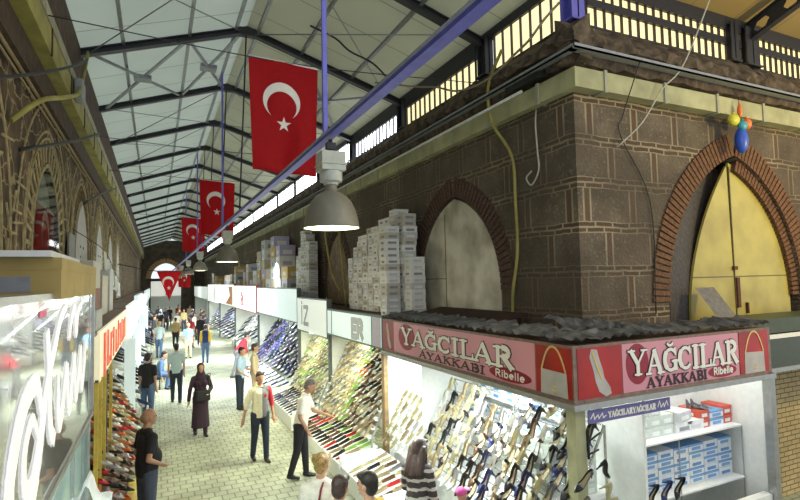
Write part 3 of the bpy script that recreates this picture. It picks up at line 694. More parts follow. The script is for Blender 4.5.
# right hand hoses and cables
for i, (pts, r, m, lab) in enumerate([
    ([(4.66, 6.12, 6.9), (4.68, 6.47, 6.58), (4.7, 6.56, 6.29), (4.74, 6.51, 5.88), (4.88, 6.25, 5.34), (4.88, 6.2, 4.65), (4.88, 6.19, 3.9), (4.86, 6.30, 3.31), (4.86, 6.34, 2.9)], 0.024, M_OLIVE, 'olive hose dropping down the stone wall beside the corner'),
    ([(4.2, 9.9, 7.7), (4.6, 8.85, 7.3), (4.62, 8.08, 7.02), (4.62, 7.34, 6.69), (4.62, 6.66, 6.57), (4.62, 6.14, 6.6), (4.62, 5.78, 6.68), (4.62, 5.45, 6.75), (4.7, 5.23, 6.95), (4.85, 5.09, 7.15)], 0.018, mat('pale_cable', (0.26, 0.22, 0.15), 0.6), 'pale slack cable looping under the clerestory windows'),
    ([(2.54, 9.0, 8.2), (3.02, 9.0, 8.05), (3.31, 9.0, 7.85), (3.76, 9.0, 7.7), (4.29, 9.4, 7.6)], 0.018, M_BLACK, 'black cable sagging below the right slope of the roof'),
    ([(4.9, 5.69, 5.9), (4.88, 5.69, 5.65), (4.88, 5.67, 5.29), (4.88, 5.66, 5.0), (4.88, 5.82, 4.82), (4.88, 5.93, 4.94), (4.88, 5.81, 5.02)], 0.012, mat('grey_cord', (0.45, 0.44, 0.38), 0.6), 'grey cord hanging in a loop near the building corner'),
    ([(5.75, 4.62, 6.3), (5.72, 4.9, 5.67), (5.72, 4.96, 5.4), (6.26, 4.97, 4.5), (6.26, 4.97, 2.95)], 0.008, M_BLACK, 'thin black wire running down the side street wall'),
    ([(7.0, 4.3, 7.6), (6.62, 4.6, 6.43), (6.33, 4.75, 6.06), (5.96, 4.8, 5.56), (5.66, 4.96, 5.24)], 0.010, mat('grey_cord', (0.4, 0.4, 0.36), 0.6), 'grey slanting cord crossing the cream duct on the side street'),
    ([(4.9, 15.6, 5.9), (4.7, 15.3, 5.2), (4.66, 14.9, 4.4), (4.7, 14.6, 3.7), (4.8, 14.2, 3.2)], 0.03, M_OLIVE, 'olive hose hanging in front of the brown shuttered arch'),
    ([(4.8, 14.1, 5.7), (4.7, 13.9, 4.9), (4.66, 13.6, 4.1), (4.7, 13.4, 2.80)], 0.03, M_OLIVE, 'olive hose hanging at the back edge of the tall box stack')]):
    bm = bmesh.new(); tube(bm, smoothpts(pts), r, 7)
    tag(finish(bm, 'hose' if 'hose' in lab else 'cable', m), lab, 'hose' if 'hose' in lab else 'cable')

# ------------------------------------------------------------------ far end of the street
bm = bmesh.new(); bx(bm, -2, 6, 62.5, 63, 0, 8.4); we = finish(bm, 'wall_back', mat('far_wall', (0.09, 0.07, 0.05), 0.9, noise=0.4, scale=2)); struct(we)
bm = bmesh.new(); prism(bm, pointed(1.5, 4.2, 5.9), lambda u, v, q: (1.0 + u, 62.2 + q, v), 1.2); cut = finish(bm, 'cutter', M_STONE)
md = we.modifiers.new('cut', 'BOOLEAN'); md.object = cut; md.solver = 'EXACT'; bake(we); bpy.data.objects.remove(cut)
bm = bmesh.new()
inner = pointed(1.5, 4.2, 5.9, 10)[1:-1]
for i in range(len(inner) - 1):
    p, q = Vector(inner[i]), Vector(inner[i + 1]); d = q - p
    if d.length < 1e-5: continue
    d.normalize(); nn = Vector((-d.y, d.x)); prism(bm, [tuple(p), tuple(q), tuple(q + nn * .5), tuple(p + nn * .5)], lambda u, v, s: (1.0 + u, 62.42 + s, v), 0.1)
struct(finish(bm, 'trim_60', mat('ochre_stone', (0.45, 0.28, 0.12), 0.9)))

fs = empty('market_stall', (1.0, 62.2, 0)); tag(fs, 'white lit stall closing the street under the far arch', 'stall')
box('lit_panel', (-1.5, -.1, 2.3), (1.5, .0, 3.9), mat('far_lit_panel', (.8, .8, .75), .5, emit=.5, ecol=(1, .98, .9)), fs)
box('back_panel', (-1.5, 0, 0), (1.5, .1, 2.3), M_WHITE, fs); box('roof_board', (-1.6, -.2, 3.9), (1.6, .1, 4.2), M_BROWN, fs); box('divider', (-.05, -.12, 2.3), (.05, -.1, 3.9), M_STEEL, fs)

# ------------------------------------------------------------------ lettering built from strokes
def arc(cx, cy, rx, ry, a0, a1, n=10): return [(cx + rx * math.cos(math.radians(a0 + (a1 - a0) * i / n)), cy + ry * math.sin(math.radians(a0 + (a1 - a0) * i / n))) for i in range(n + 1)]
# each stroke: (weight, points); weight 1 = thick, 0.45 = thin; glyph = (advance, strokes)
SER = {
 'Y': (0.92, [(1, [(0.10, 1), (0.42, 0.45)]), (.5, [(0.78, 1), (0.44, 0.45)]), (1, [(0.43, 0.48), (0.43, 0)]), (.4, [(-.04, 1), (.28, 1)]), (.4, [(.62, 1), (.92, 1)]), (.4, [(.26, 0), (.60, 0)])]),
 'A': (0.92, [(.5, [(0.06, 0), (0.40, 1)]), (1, [(0.42, 0.97), (0.74, 0)]), (.4, [(0.2, 0.33), (0.62, 0.33)]), (.4, [(-.06, 0), (.20, 0)]), (.4, [(.58, 0), (.92, 0)])]),
 'C': (0.84, [(1, arc(.42, .5, .34, .46, 140, 220, 8)), (.6, arc(.42, .5, .34, .46, 50, 140, 8)), (.6, arc(.42, .5, .34, .46, 220, 315, 8)), (.45, [(.68, 1), (.70, .70)])]),
 'G': (0.88, [(1, arc(.42, .5, .34, .46, 140, 220, 8)), (.6, arc(.42, .5, .34, .46, 50, 140, 8)), (.6, arc(.42, .5, .34, .46, 220, 300, 8)), (.45, [(.68, 1), (.70, .72)]), (1, [(.68, .08), (.68, .42)]), (.4, [(.50, .43), (.84, .43)])]),
 'I': (0.46, [(1, [(.2, 0), (.2, 1)]), (.4, [(.02, 1), (.38, 1)]), (.4, [(.02, 0), (.38, 0)])]),
 'L': (0.76, [(1, [(.2, 0), (.2, 1)]), (.4, [(.02, 1), (.38, 1)]), (.45, [(.02, 0), (.68, 0), (.68, .26)])]),
 'R': (0.90, [(1, [(.2, 0), (.2, 1)]), (.4, [(.02, 1), (.45, 1)]), (.4, [(.02, 0), (.38, 0)]), (.9, arc(.42, .76, .24, .24, 90, -90, 8)), (.4, [(.2, .52), (.45, .52)]), (1, [(.42, .52), (.74, 0)]), (.4, [(.66, 0), (.86, 0)])]),
 'K': (0.92, [(1, [(.2, 0), (.2, 1)]), (.4, [(.02, 1), (.38, 1)]), (.4, [(.02, 0), (.38, 0)]), (.5, [(.2, .45), (.70, 1)]), (1, [(.36, .56), (.76, 0)]), (.4, [(.58, 1), (.86, 1)]), (.4, [(.64, 0), (.92, 0)])]),
 'B': (0.82, [(1, [(.2, 0), (.2, 1)]), (.4, [(.02, 1), (.45, 1)]), (.4, [(.02, 0), (.45, 0)]), (.85, arc(.40, .76, .24, .24, 90, -90, 8)), (.9, arc(.42, .26, .28, .26, 90, -90, 8)), (.4, [(.2, .52), (.42, .52)])]),
}
SER['Ğ'] = (0.88, SER['G'][1] + [(.45, arc(.42, 1.27, .17, .13, 200, 340, 6))])
def SS(*s): return [(1, list(p)) for p in s]
SAN = {
 'R': (.72, SS([(.1, 0), (.1, 1)], [(.1, 1), (.35, 1)] + arc(.35, .75, .2, .25, 80, -80, 6) + [(.1, .5)], [(.32, .5), (.6, 0)])),
 'i': (.3, SS([(.14, 0), (.14, .66)], [(.14, .9), (.14, .96)])), 'l': (.3, SS([(.14, 0), (.14, 1.02)])),
 'b': (.62, SS([(.1, 0), (.1, 1.02)], arc(.31, .33, .2, .32, 180, -180, 12))), 'e': (.6, SS([(.1, .36), (.5, .36)] + arc(.3, .34, .2, .32, 0, 310, 12))),
 'E': (.66, SS([(.1, 0), (.1, 1)], [(.1, 1), (.55, 1)], [(.1, .52), (.5, .52)], [(.1, 0), (.55, 0)])), 'Z': (.7, SS([(.06, 1), (.58, 1), (.06, 0), (.6, 0)])),
 'İ': (.34, SS([(.14, 0), (.14, 1)], [(.14, 1.22), (.14, 1.28)])), 'L': (.6, SS([(.1, 1), (.1, 0), (.5, 0)])),
 '6': (.66, SS(arc(.32, .3, .24, .3, 0, 360, 14), [(.09, .35), (.14, .7), (.42, 1)])), 'A': (.72, SS([(.05, 0), (.34, 1), (.63, 0)], [(.15, .35), (.53, .35)])),
 'Y': (.7, SS([(.05, 1), (.33, .5), (.33, 0)], [(.61, 1), (.33, .5)])),
 'G': (.75, SS(arc(.38, .5, .3, .5, 50, 330, 12) + [(.64, .45), (.4, .45)])), 'C': (.72, SS(arc(.38, .5, .3, .5, 50, 310, 12))), 'I': (.3, SS([(.14, 0), (.14, 1)])),
}
SK = [0]
def stroke_geo(bm, mp, pts, w, th, off, mi=0):
    off0 = off
    for i in range(len(pts) - 1):
        p, q = Vector(pts[i]), Vector(pts[i + 1]); d = q - p
        if d.length < 1e-6: continue
        d.normalize(); nn = Vector((-d.y, d.x)) * w / 2; e = d * w * 0.32
        SK[0] = (SK[0] + 1) % 17; off = off0 + SK[0] * 0.00012
        prism(bm, [tuple(p - nn - e), tuple(q - nn + e), tuple(q + nn + e), tuple(p + nn - e)], lambda u, v, s: mp(u, v, off + s), th, mi)
def textw(font, s): return sum(font[c][0] for c in s)
def lettering(bm, font, s, mp, u0, v0, width, height, thick, off=0.0, grow=0.0, mi=0, slant=0.0):
    sc = width / textw(font, s); u = u0
    for c in s:
        adv, st = font[c]
        for wgt, pts in st:
            stroke_geo(bm, mp, [(u + x * sc + slant * y * height, v0 + y * height) for x, y in pts], thick * wgt + grow, 0.003, off, mi)
        u += adv * sc
def ell(cx, cy, rx, ry, n=28): return [(cx + rx * math.cos(2 * PI * k / n), cy + ry * math.sin(2 * PI * k / n)) for k in range(n)]

M_PINK = mat('sign_pink', (0.60, 0.26, 0.31), 0.35, noise=0.06, scale=2)
M_SRED = mat('sign_red', (0.34, 0.010, 0.006), 0.3, noise=0.35, scale=2.2)
M_OVAL = mat('oval_maroon', (0.26, 0.005, 0.02), 0.3, noise=0.1)
M_SDRED = mat('sign_dark_red', (0.28, 0.012, 0.02), 0.3, noise=0.1)
M_LETW = mat('letter_white', (0.74, 0.73, 0.66), 0.4, noise=0.02)
M_LETK = mat('letter_black', (0.02, 0.012, 0.012), 0.4)
M_LETG = mat('letter_grey', (0.40, 0.43, 0.45), 0.4)
M_SFRAME = mat('sign_frame', (0.20, 0.13, 0.10), 0.5, noise=0.3)
M_BAGG = mat('picture_grey', (0.42, 0.40, 0.37), 0.5, noise=0.12, scale=6)
M_GOLD = mat('picture_gold', (0.62, 0.45, 0.16), 0.5)

def shoe_picture(bm, mp, cx, cy, s, flip, mi_b, mi_l):
    body = [(-.12, .42), (-.02, .40), (.02, .22), (.07, .05), (.10, -.12), (.20, -.30), (.22, -.42), (.12, -.46), (.0, -.36), (-.06, -.18), (-.10, .05), (-.16, .28)]
    prism(bm, [(cx + flip * x * s, cy + y * s) for x, y in body], mp, 0.002, mi_b)
    stroke_geo(bm, mp, [(cx + flip * x * s, cy + y * s) for x, y in [(-.10, .34), (-.03, .1), (.05, -.12)]], 0.02 * s * 2, 0.002, 0.002, mi_l)
def bag_picture(bm, mp, cx, cy, s, mi_b, mi_l):
    prism(bm, [(cx - .36 * s, cy - .42 * s), (cx + .36 * s, cy - .42 * s), (cx + .34 * s, cy + .02 * s), (cx - .34 * s, cy + .04 * s)], mp, 0.002, mi_b)
    h = [(cx + (-.32 + .64 * k / 14) * s, cy + (.04 + .44 * (1 - abs(-1 + 2 * k / 14) ** 2.2)) * s) for k in range(15)]
    stroke_geo(bm, mp, h, 0.022, 0.002, 0.001, mi_l)
    stroke_geo(bm, mp, [(cx - .03 * s, cy - .32 * s), (cx + .09 * s, cy - .32 * s)], 0.02, 0.002, 0.003, mi_l)
    stroke_geo(bm, mp, [(cx + .0 * s, cy - .25 * s), (cx + .06 * s, cy - .25 * s)], 0.015, 0.002, 0.003, mi_l)

ZB, ZT = 2.23, 2.80
def yagcilar(name, L, mp, label, pos):
    """mp(u,v,w): u along the sign 0..L as read, v height 0..0.57, w outwards"""
    o = empty(name, pos); tag(o, label, 'shop sign')
    P = Vector(pos)
    def m2(u, v, w): return Vector(mp(u, v, w)) - P
    H = ZT - ZB
    bm = bmesh.new(); u0 = .125 if L < 4 else 0; prism(bm, [(u0, 0), (L, 0), (L, H), (u0, H)], lambda u, v, w: m2(u, v, w - 0.12), 0.12); finish(bm, 'sign_box', M_SFRAME, o)
    def panel(u0, u1, m, nm):
        bm = bmesh.new(); prism(bm, [(u0, .035), (u1, .035), (u1, H - .03), (u0, H - .03)], m2, 0.006); return finish(bm, nm, m, o)
    return o, m2, panel, H
# street side: small shoe square, pink panel, red bag square
o, m2, panel, H = yagcilar('shop_sign', 4.77, lambda u, v, w: (3.75 - w, 8.72 - u, ZB + v), 'pink and red shoe shop sign over the corner stall, side facing the street', (3.75, 6.3, ZB))
panel(0.03, 0.50, M_SDRED, 'picture_panel'); panel(0.50, 4.2, M_PINK, 'name_panel'); panel(4.22, 4.75, M_SRED, 'picture_panel')
bm = bmesh.new(); prism(bm, ell(1.0, .32, .30, .215), lambda u, v, w: m2(u, v, w + .006), 0.003); finish(bm, 'oval', M_OVAL, o); bm = bmesh.new(); prism(bm, ell(3.74, .128, .40, .080), lambda u, v, w: m2(u, v, w + .006), 0.003); finish(bm, 'oval', M_OVAL, o)
bm = bmesh.new(); lettering(bm, SER, 'Y', m2, 0.84, 0.21, 0.38, 0.25, 0.07, .0095, .024); lettering(bm, SER, 'AĞCILAR', m2, 1.24, 0.215, 2.62, 0.22, 0.075, .009, .024)
finish(bm, 'lettering_outline', M_LETK, o)
bm = bmesh.new(); lettering(bm, SER, 'Y', m2, 0.84, 0.21, 0.38, 0.25, 0.07, .0145); lettering(bm, SER, 'AĞCILAR', m2, 1.24, 0.215, 2.62, 0.22, 0.075, .0135); finish(bm, 'lettering', M_LETW, o)
bm = bmesh.new(); lettering(bm, SER, 'AYAKKABI', m2, 1.46, 0.060, 1.80, 0.095, 0.032, .010); finish(bm, 'lettering', M_LETK, o)
bm = bmesh.new(); lettering(bm, SAN, 'Ribelle', m2, 3.47, 0.088, 0.56, 0.078, 0.017, .010); finish(bm, 'lettering', M_LETW, o)
bm = bmesh.new(); shoe_picture(bm, lambda u, v, w: m2(u, v, w + .007), 0.27, .29, .5, 1, 0, 1); finish(bm, 'shoe_picture', [M_BAGG, M_GOLD], o); bm = bmesh.new(); bag_picture(bm, lambda u, v, w: m2(u * 1.0, v, w + .007), 4.49, .27, .56, 0, 1)
for v in bm.verts: pass
finish(bm, 'bag_picture', [M_BAGG, M_GOLD], o)
# side street
o, m2, panel, H = yagcilar('shop_sign', 3.28, lambda u, v, w: (3.75 + u, 3.95 - w, ZB + v), 'pink and red shoe shop sign over the corner stall, side facing the side street', (5.3, 3.95, ZB))
panel(0.05, 0.66, M_SRED, 'picture_panel'); panel(0.67, 2.62, M_PINK, 'name_panel'); panel(2.64, 3.22, M_SRED, 'picture_panel')
bm = bmesh.new(); prism(bm, ell(0.89, .32, .17, .215), lambda u, v, w: m2(u, v, w + .006), 0.003); finish(bm, 'oval', M_OVAL, o); bm = bmesh.new(); prism(bm, ell(2.30, .115, .26, .07), lambda u, v, w: m2(u, v, w + .006), 0.003); finish(bm, 'oval', M_OVAL, o)
bm = bmesh.new(); lettering(bm, SER, 'Y', m2, 0.76, 0.21, 0.27, 0.25, 0.05, .0095, .018); lettering(bm, SER, 'AĞCILAR', m2, 1.03, 0.20, 1.58, 0.245, 0.06, .009, .018)
finish(bm, 'lettering_outline', M_LETK, o)
bm = bmesh.new(); lettering(bm, SER, 'Y', m2, 0.76, 0.21, 0.27, 0.25, 0.05, .0145); lettering(bm, SER, 'AĞCILAR', m2, 1.03, 0.20, 1.58, 0.245, 0.06, .0135); finish(bm, 'lettering', M_LETW, o)
bm = bmesh.new(); lettering(bm, SER, 'AYAKKABI', m2, 1.02, 0.055, 1.0, 0.10, 0.028, .010); finish(bm, 'lettering', M_LETK, o)
bm = bmesh.new(); lettering(bm, SAN, 'Ribelle', m2, 2.13, 0.085, 0.36, 0.075, 0.018, .010); finish(bm, 'lettering', M_LETW, o)
bm = bmesh.new(); shoe_picture(bm, lambda u, v, w: m2(u * 1.0, v, w + .007), 0.33, .29, .56, 1.35, 0, 1); finish(bm, 'shoe_picture', [M_BAGG, M_GOLD], o); bm = bmesh.new(); bag_picture(bm, lambda u, v, w: m2(u, v, w + .007), 2.93, .27, .56, 0, 1); finish(bm, 'bag_picture', [M_BAGG, M_GOLD], o)

# ------------------------------------------------------------------ roofs of the right hand stalls
M_TIN = mat('dirty_sheet', (0.24, 0.24, 0.24), 0.6, 0.2, noise=0.6, scale=6, bump=0.6)
def stall_roof(pts_fn, name, label, nx, ny, amp, m=M_TIN, th=0.02, seed=0):
    rnd = random.Random(seed); bm = bmesh.new(); g = [[bm.verts.new(pts_fn(i / nx, j / ny) + Vector((0, 0, rnd.uniform(-amp, amp) + (0.018 if i % 2 else -0.018) * (amp > 0)))) for j in range(ny + 1)] for i in range(nx + 1)]
    for i in range(nx):
        for j in range(ny): bm.faces.new((g[i][j], g[i + 1][j], g[i + 1][j + 1], g[i][j + 1]))
    r = bmesh.ops.solidify(bm, geom=bm.faces[:], thickness=th)
    return tag(finish(bm, name, m), label, 'roof')
box_r = [((3.77, 3.97, 2.72), (4.93, 8.7, 2.78)), ((4.93, 3.97, 2.72), (7.0, 4.98, 2.78))]
for i, (a, b) in enumerate(box_r): struct(box('trim_%d' % (70 + i), a, b, M_SFRAME))
stall_roof(lambda s, t: Vector((3.72 + (0.5 + 0.1 * math.sin(s * 40)) * t, 8.6 - 4.5 * s, 2.86 + 0.05 * t)), 'corrugated_sheet', 'crumpled grey corrugated sheet lying along the street edge of the corner stall roof', 64, 3, 0.02, seed=1)
stall_roof(lambda s, t: Vector((3.72 + 3.3 * s, 3.93 + (0.45 + 0.08 * math.sin(s * 30)) * t, 2.86 + 0.05 * t)), 'corrugated_sheet', 'crumpled grey corrugated sheet along the side street edge of the corner stall roof', 50, 3, 0.02, seed=2)
stall_roof(lambda s, t: Vector((4.35 + 0.5 * t, 8.5 - 2.6 * s, 2.88 + 0.10 * t)), 'scrap_board', 'dark reddish scrap board lying below the pale arched shutter', 2, 1, 0.0, mat('scrap_brown', (0.10, 0.06, 0.045), 0.8), seed=3)
stall_roof(lambda s, t: Vector((4.3 + 0.9 * s, 4.25 + 0.75 * t, 2.90 + 0.10 * t - .05 * s)), 'plastic_sheeting', 'crumpled grey plastic sheet on the stall roof at the building corner', 12, 8, 0.035, mat('grey_plastic', (0.22, 0.22, 0.23), 0.45, noise=0.4), seed=4)
stall_roof(lambda s, t: Vector((7.05 + 0.42 * s, 4.6 + 0.33 * t, 2.84 + 0.45 * t)), 'leaning_sheet', 'grey sheet leaning at the foot of the sooty arch panel', 3, 3, 0.0, mat('grey_sheet', (0.33, 0.32, 0.31), 0.6, noise=0.2), seed=5)

# ------------------------------------------------------------------ corner stall (kiosk)
k = empty('corner_stall', (3.75, 3.95, 0)); tag(k, 'white lit corner shoe stall with glass front under the pink sign', 'stall')
def kb(nm, a, b, m, parent=k, bevel=0): return box(nm, (a[0] - 3.75, a[1] - 3.95, a[2]), (b[0] - 3.75, b[1] - 3.95, b[2]), m, parent, bevel)
kb('back_panel', (4.88, 5.0, 0), (4.92, 8.68, 2.7), M_WHITE)
kb('back_panel', (4.9, 4.94, 0), (6.98, 4.98, 2.7), M_WHITE)
kb('ceiling_panel', (3.86, 4.06, 2.66), (4.9, 8.68, 2.70), M_WHITE)
kb('ceiling_panel', (4.9, 4.06, 2.66), (6.98, 4.96, 2.70), M_WHITE)
kb('corner_post', (3.75, 3.95, 0), (3.88, 4.08, 2.23), M_CREAM)
kb('end_panel', (3.78, 8.66, 0), (4.9, 8.70, 2.70), M_WHITE)
kb('end_post', (3.72, 8.62, 0), (3.80, 8.74, 2.23), mat('brown_post', (0.22, 0.14, 0.06), 0.6, noise=0.3))
kb('right_post', (6.93, 3.92, 0), (7.03, 4.02, 2.23), M_ALU)
kb('end_panel', (6.97, 4.02, 0), (7.0, 4.96, 2.70), M_SHELF)
kb('lower_rail', (3.70, 3.90, 2.17), (3.78, 8.72, 2.23), M_ALU)
kb('lower_rail', (3.78, 3.90, 2.17), (7.03, 3.98, 2.23), M_ALU)
kb('base_cabinet', (3.88, 4.08, 0), (4.87, 8.6, 0.45), M_SHELF)
kb('base_cabinet', (3.9, 3.97, 0), (6.92, 4.07, 0.75), M_SHELF)
kb('partition', (3.80, 7.30, 0.45), (4.86, 7.32, 2.66), M_SHELF)
kb('partition', (4.84, 4.08, 0.45), (4.88, 4.94, 2.66), M_SHELF)
M_TUBE = mat('tube_glow', (1, 1, 1), 0.4, emit=7.0, ecol=(0.95, 1.0, 0.98))
def tubelight(p, q, label):
    bm = bmesh.new(); tube(bm, [p, q], 0.018, 8); o = finish(bm, 'fluorescent_tube', M_TUBE); tag(o, label, 'lamp')
tubelight((4.0, 4.3, 2.62), (4.0, 6.2, 2.62), 'fluorescent tube under the ceiling of the corner stall, near end')
tubelight((4.0, 6.7, 2.62), (4.0, 8.4, 2.62), 'fluorescent tube under the ceiling of the corner stall, far end')
tubelight((5.1, 4.3, 2.62), (6.8, 4.3, 2.62), 'fluorescent tube above the box shelves on the side street')
# banner on the glass
bn = empty('window_banner', (3.9, 3.93, 2.02)); tag(bn, 'narrow blue banner with white lettering under the side street sign', 'banner')
bm = bmesh.new(); bx(bm, 0, 1.20, 0, 0.01, 0, 0.13); finish(bm, 'cloth', mat('banner_blue', (0.13, 0.12, 0.30), 0.6), bn)
def bmp(u, v, w): return (u, -w, v)
bm = bmesh.new(); lettering(bm, SER, 'YAĞCILARYAĞCILAR', bmp, 0.27, 0.035, 0.70, 0.055, 0.016, 0.001)
stroke_geo(bm, bmp, [(0.03, .05), (.07, .10), (.08, .04), (.13, .08), (.14, .04), (.19, .09), (.20, .04), (.24, .06)], 0.010, .003, 0.001)
stroke_geo(bm, bmp, [(1.0, .05), (1.03, .11), (1.05, .04), (1.09, .08), (1.10, .04), (1.14, .10), (1.16, .05)], 0.010, .003, 0.001)
finish(bm, 'lettering', M_LETW, bn)

# ------------------------------------------------------------------ boxes
def boxmesh(name, L, Wd, H, mb, ml, lid=True):
    bm = bmesh.new(); bx(bm, -L / 2, L / 2, -Wd / 2, Wd / 2, 0, H * 0.72, 0)
    bx(bm, -L / 2 - .003, L / 2 + .003, -Wd / 2 - .003, Wd / 2 + .003, H * 0.70, H - 0.002, 1)
    bx(bm, -L * .3, L * .3, -Wd / 2 - .005, -Wd / 2, H * .18, H * .55, 2); bx(bm, -L / 2 - .005, -L / 2, -Wd * .2, Wd * .2, H * .18, H * .55, 2)
    me = bpy.data.meshes.new(name); bm.to_mesh(me); bm.free()
    for m in (mb, mb if lid is True else lid, ml): me.materials.append(m)
    return me
M_CARD = mat('white_card', (0.72, 0.73, 0.72), 0.7, noise=0.06); M_CARD2 = mat('grey_card', (0.54, 0.55, 0.56), 0.7, noise=0.08)
M_CARD3 = mat('beige_card', (0.52, 0.49, 0.42), 0.7, noise=0.06); M_LAB = mat('label_grey', (0.25, 0.26, 0.28), 0.7); M_LABB = mat('label_blue', (0.10, 0.25, 0.50), 0.6)
M_CGREEN = mat('pale_green_card', (0.55, 0.62, 0.55), 0.6, noise=0.05); M_CBLUE = mat('blue_card', (0.16, 0.33, 0.58), 0.6, noise=0.05); M_CRED = mat('red_card', (0.60, 0.10, 0.06), 0.6, noise=0.05)
M_CWB = mat('whiteblue_card', (0.66, 0.70, 0.74), 0.6, noise=0.05); M_CVIO = mat('lilac_card', (0.45, 0.42, 0.62), 0.6, noise=0.05)
B_W = [boxmesh('shoe_box', 0.30, 0.31, 0.125, m, l) for m, l in ((M_CARD, M_LAB), (M_CARD2, M_CARD), (M_CARD3, M_LAB), (M_CARD, M_CARD2))]
def putbox(me, loc, rz, label, group, cat='box', name='shoe_box'):
    o = bpy.data.objects.new(name, me); COL.objects.link(o); o.location = loc; o.rotation_euler = (0, 0, rz); return tag(o, label, cat, group)
rnd = random.Random(3)
# tallest stack: 11 columns along the wall
for c in range(11):
    y = 9.05 + 0.325 * c
    rows = [11, 16, 17, 16, 16, 15, 15, 14, 14, 12, 10][c] if c else 9
    for r_ in range(rows):
        putbox(rnd.choice(B_W), (4.60 + rnd.uniform(-.02, .02), y + rnd.uniform(-.004, .004), 2.80 + 0.127 * r_), rnd.uniform(-.03, .03),
               'shoe box in the tall stack beside the arched shutter, %s column, %s box up' % (ORD[c + 1], ORD[r_ + 1]), 'shoe boxes stacked between the two arches')
for r_ in range(14):
    putbox(rnd.choice(B_W), (4.27, 9.5 + rnd.uniform(-.01, .01), 2.80 + 0.127 * r_ * 1.0), rnd.uniform(-.05, .05), 'white shoe box in the front row of the tall stack, %s box up' % ORD[r_ + 1], 'shoe boxes stacked between the two arches')
for c in range(5):
    for r_ in range([15, 17, 18, 14, 12][c]):
        putbox(rnd.choice(B_W), (4.62, 16.5 + 0.34 * c, 2.80 + 0.135 * r_), rnd.uniform(-.03, .03), 'white shoe box in the second tall stack down the street, %s column, %s box up' % (ORD[c + 1], ORD[r_ + 1]), 'shoe boxes stacked past the brown arch')
BIG = [boxmesh('carton', 0.6, 0.8, 0.42, m, l) for m, l in ((M_CARD, M_CVIO), (M_CVIO, M_CARD), (M_CARD2, M_LAB), (M_CARD3, M_GOLD), (mat('yellow_card', (0.6, 0.42, 0.12), 0.7), M_CARD))]
for c, (y, rows) in enumerate([(18.9, 3), (20.0, 5), (21.0, 6), (22.0, 3), (23.0, 6), (24.1, 5), (25.2, 3), (26.3, 2), (27.4, 4), (28.5, 3), (30.5, 2), (32, 4), (34, 3), (37, 3), (40, 2), (43, 3)]):
    for r_ in range(rows):
        putbox(BIG[(c * 3 + r_ * 2) % 5 if (c + r_) % 4 else 0], (4.55, y, 2.80 + 0.425 * r_), rnd.uniform(-.06, .06), 'large carton on the far stall roofs, %s pile down the street, %s carton up' % (ORD[c + 1], ORD[r_ + 1]), 'cartons on the far stall roofs', name='carton')
for y0, y1 in ((8.74, 12.1), (12.12, 15.03), (15.05, 60)):
    bm = bmesh.new(); bx(bm, 3.8, 4.93, y0, y1, 2.72, 2.79); struct(finish(bm, 'trim_%d' % (72 + int(y0)), M_BROWN))

# boxes inside the corner stall, seen through the side street window
sh = empty('display_shelf', (5.9, 4.6, 0)); tag(sh, 'white shelf unit with clear divisions behind the side street window', 'shelf')
for z in (0.86, 1.52): box('shelf_board', (-0.98, -0.3, z - 0.02), (1.03, 0.33, z), M_SHELF, sh)
for x in (-0.98, -0.2, 1.02): box('upright', (x, -0.3, 0.1), (x + 0.012, -0.288, 2.0 if x < -.5 else 1.52), M_ALU, sh)
box('shelf_board', (-0.98, -0.3, 0.08), (1.03, 0.33, 0.10), M_SHELF, sh)
B_G = boxmesh('shoe_box', 0.21, 0.30, 0.125, M_CGREEN, M_CARD); B_B = boxmesh('shoe_box', 0.27, 0.30, 0.095, M_CWB, M_CBLUE, M_CBLUE); B_R = boxmesh('shoe_box', 0.17, 0.3, 0.11, M_CRED, M_CARD); B_BL = boxmesh('shoe_box', 0.27, 0.30, 0.095, M_CWB, M_LABB)
for i in range(4):
    for r_ in range(3):
        if i == 3 and r_ == 2: continue
        putbox(B_G, (5.06 + 0.215 * i, 4.6, 1.52 + 0.127 * r_), 0, 'pale green shoe box on the upper shelf, %s from left, %s row up' % (ORD[i + 1], ORD[r_ + 1]), 'pale green shoe boxes')
for j, (x, z, me, lab) in enumerate([(5.98, 1.52, B_W[0], 'white shoe box standing alone on the upper shelf under a tilted lid'), (6.20, 1.52, B_W[3], 'white shoe box left of the red box on the upper shelf'),
      (6.38, 1.52, B_R, 'lower red shoe box under the pair of grey sandals'), (6.38, 1.635, B_R, 'upper red shoe box under the pair of grey sandals'),
      (6.62, 1.52, B_B, 'blue and white shoe box right of the red boxes, lower left'), (6.62, 1.62, B_B, 'blue and white shoe box right of the red boxes, upper left'),
      (6.84, 1.52, B_R, 'lower red shoe box at the right end of the upper shelf'), (6.84, 1.635, B_R, 'upper red shoe box at the right end of the upper shelf'), (5.98, 1.65, B_W[1], 'grey tilted box on the upper shelf beside the green ones')]):
    putbox(me, (x, 4.58, z), 0 if j != 8 else 0.2, lab, None)
for i in range(7):
    for r_ in range(5):
        putbox(B_B if (i + r_) % 3 else B_BL, (5.08 + 0.283 * i, 4.60, 0.86 + 0.097 * r_), 0, 'blue and white shoe box on the middle shelf, %s from left, %s row up' % (ORD[i + 1], ORD[r_ + 1]), 'blue and white shoe boxes')
for i in range(3):
    for r_ in range(5):
        putbox(B_G, (4.02 + 0.24 * i, 4.7, 1.0 + 0.127 * r_), 0, 'pale green shoe box stacked behind the corner post, %s from left, %s row up' % (ORD[i + 1], ORD[r_ + 1]), 'pale green boxes behind the post')
st_ = empty('box_stand', (4.3, 4.7, 0.45)); tag(st_, 'white stand carrying pale green boxes behind the corner post', 'stand')
box('top_board', (-0.4, -0.2, 0.50), (0.5, 0.2, 0.55), M_SHELF, st_); box('side_board', (-0.4, -0.2, 0), (-0.37, 0.2, 0.5), M_SHELF, st_); box('side_board', (0.47, -0.2, 0), (0.5, 0.2, 0.5), M_SHELF, st_)
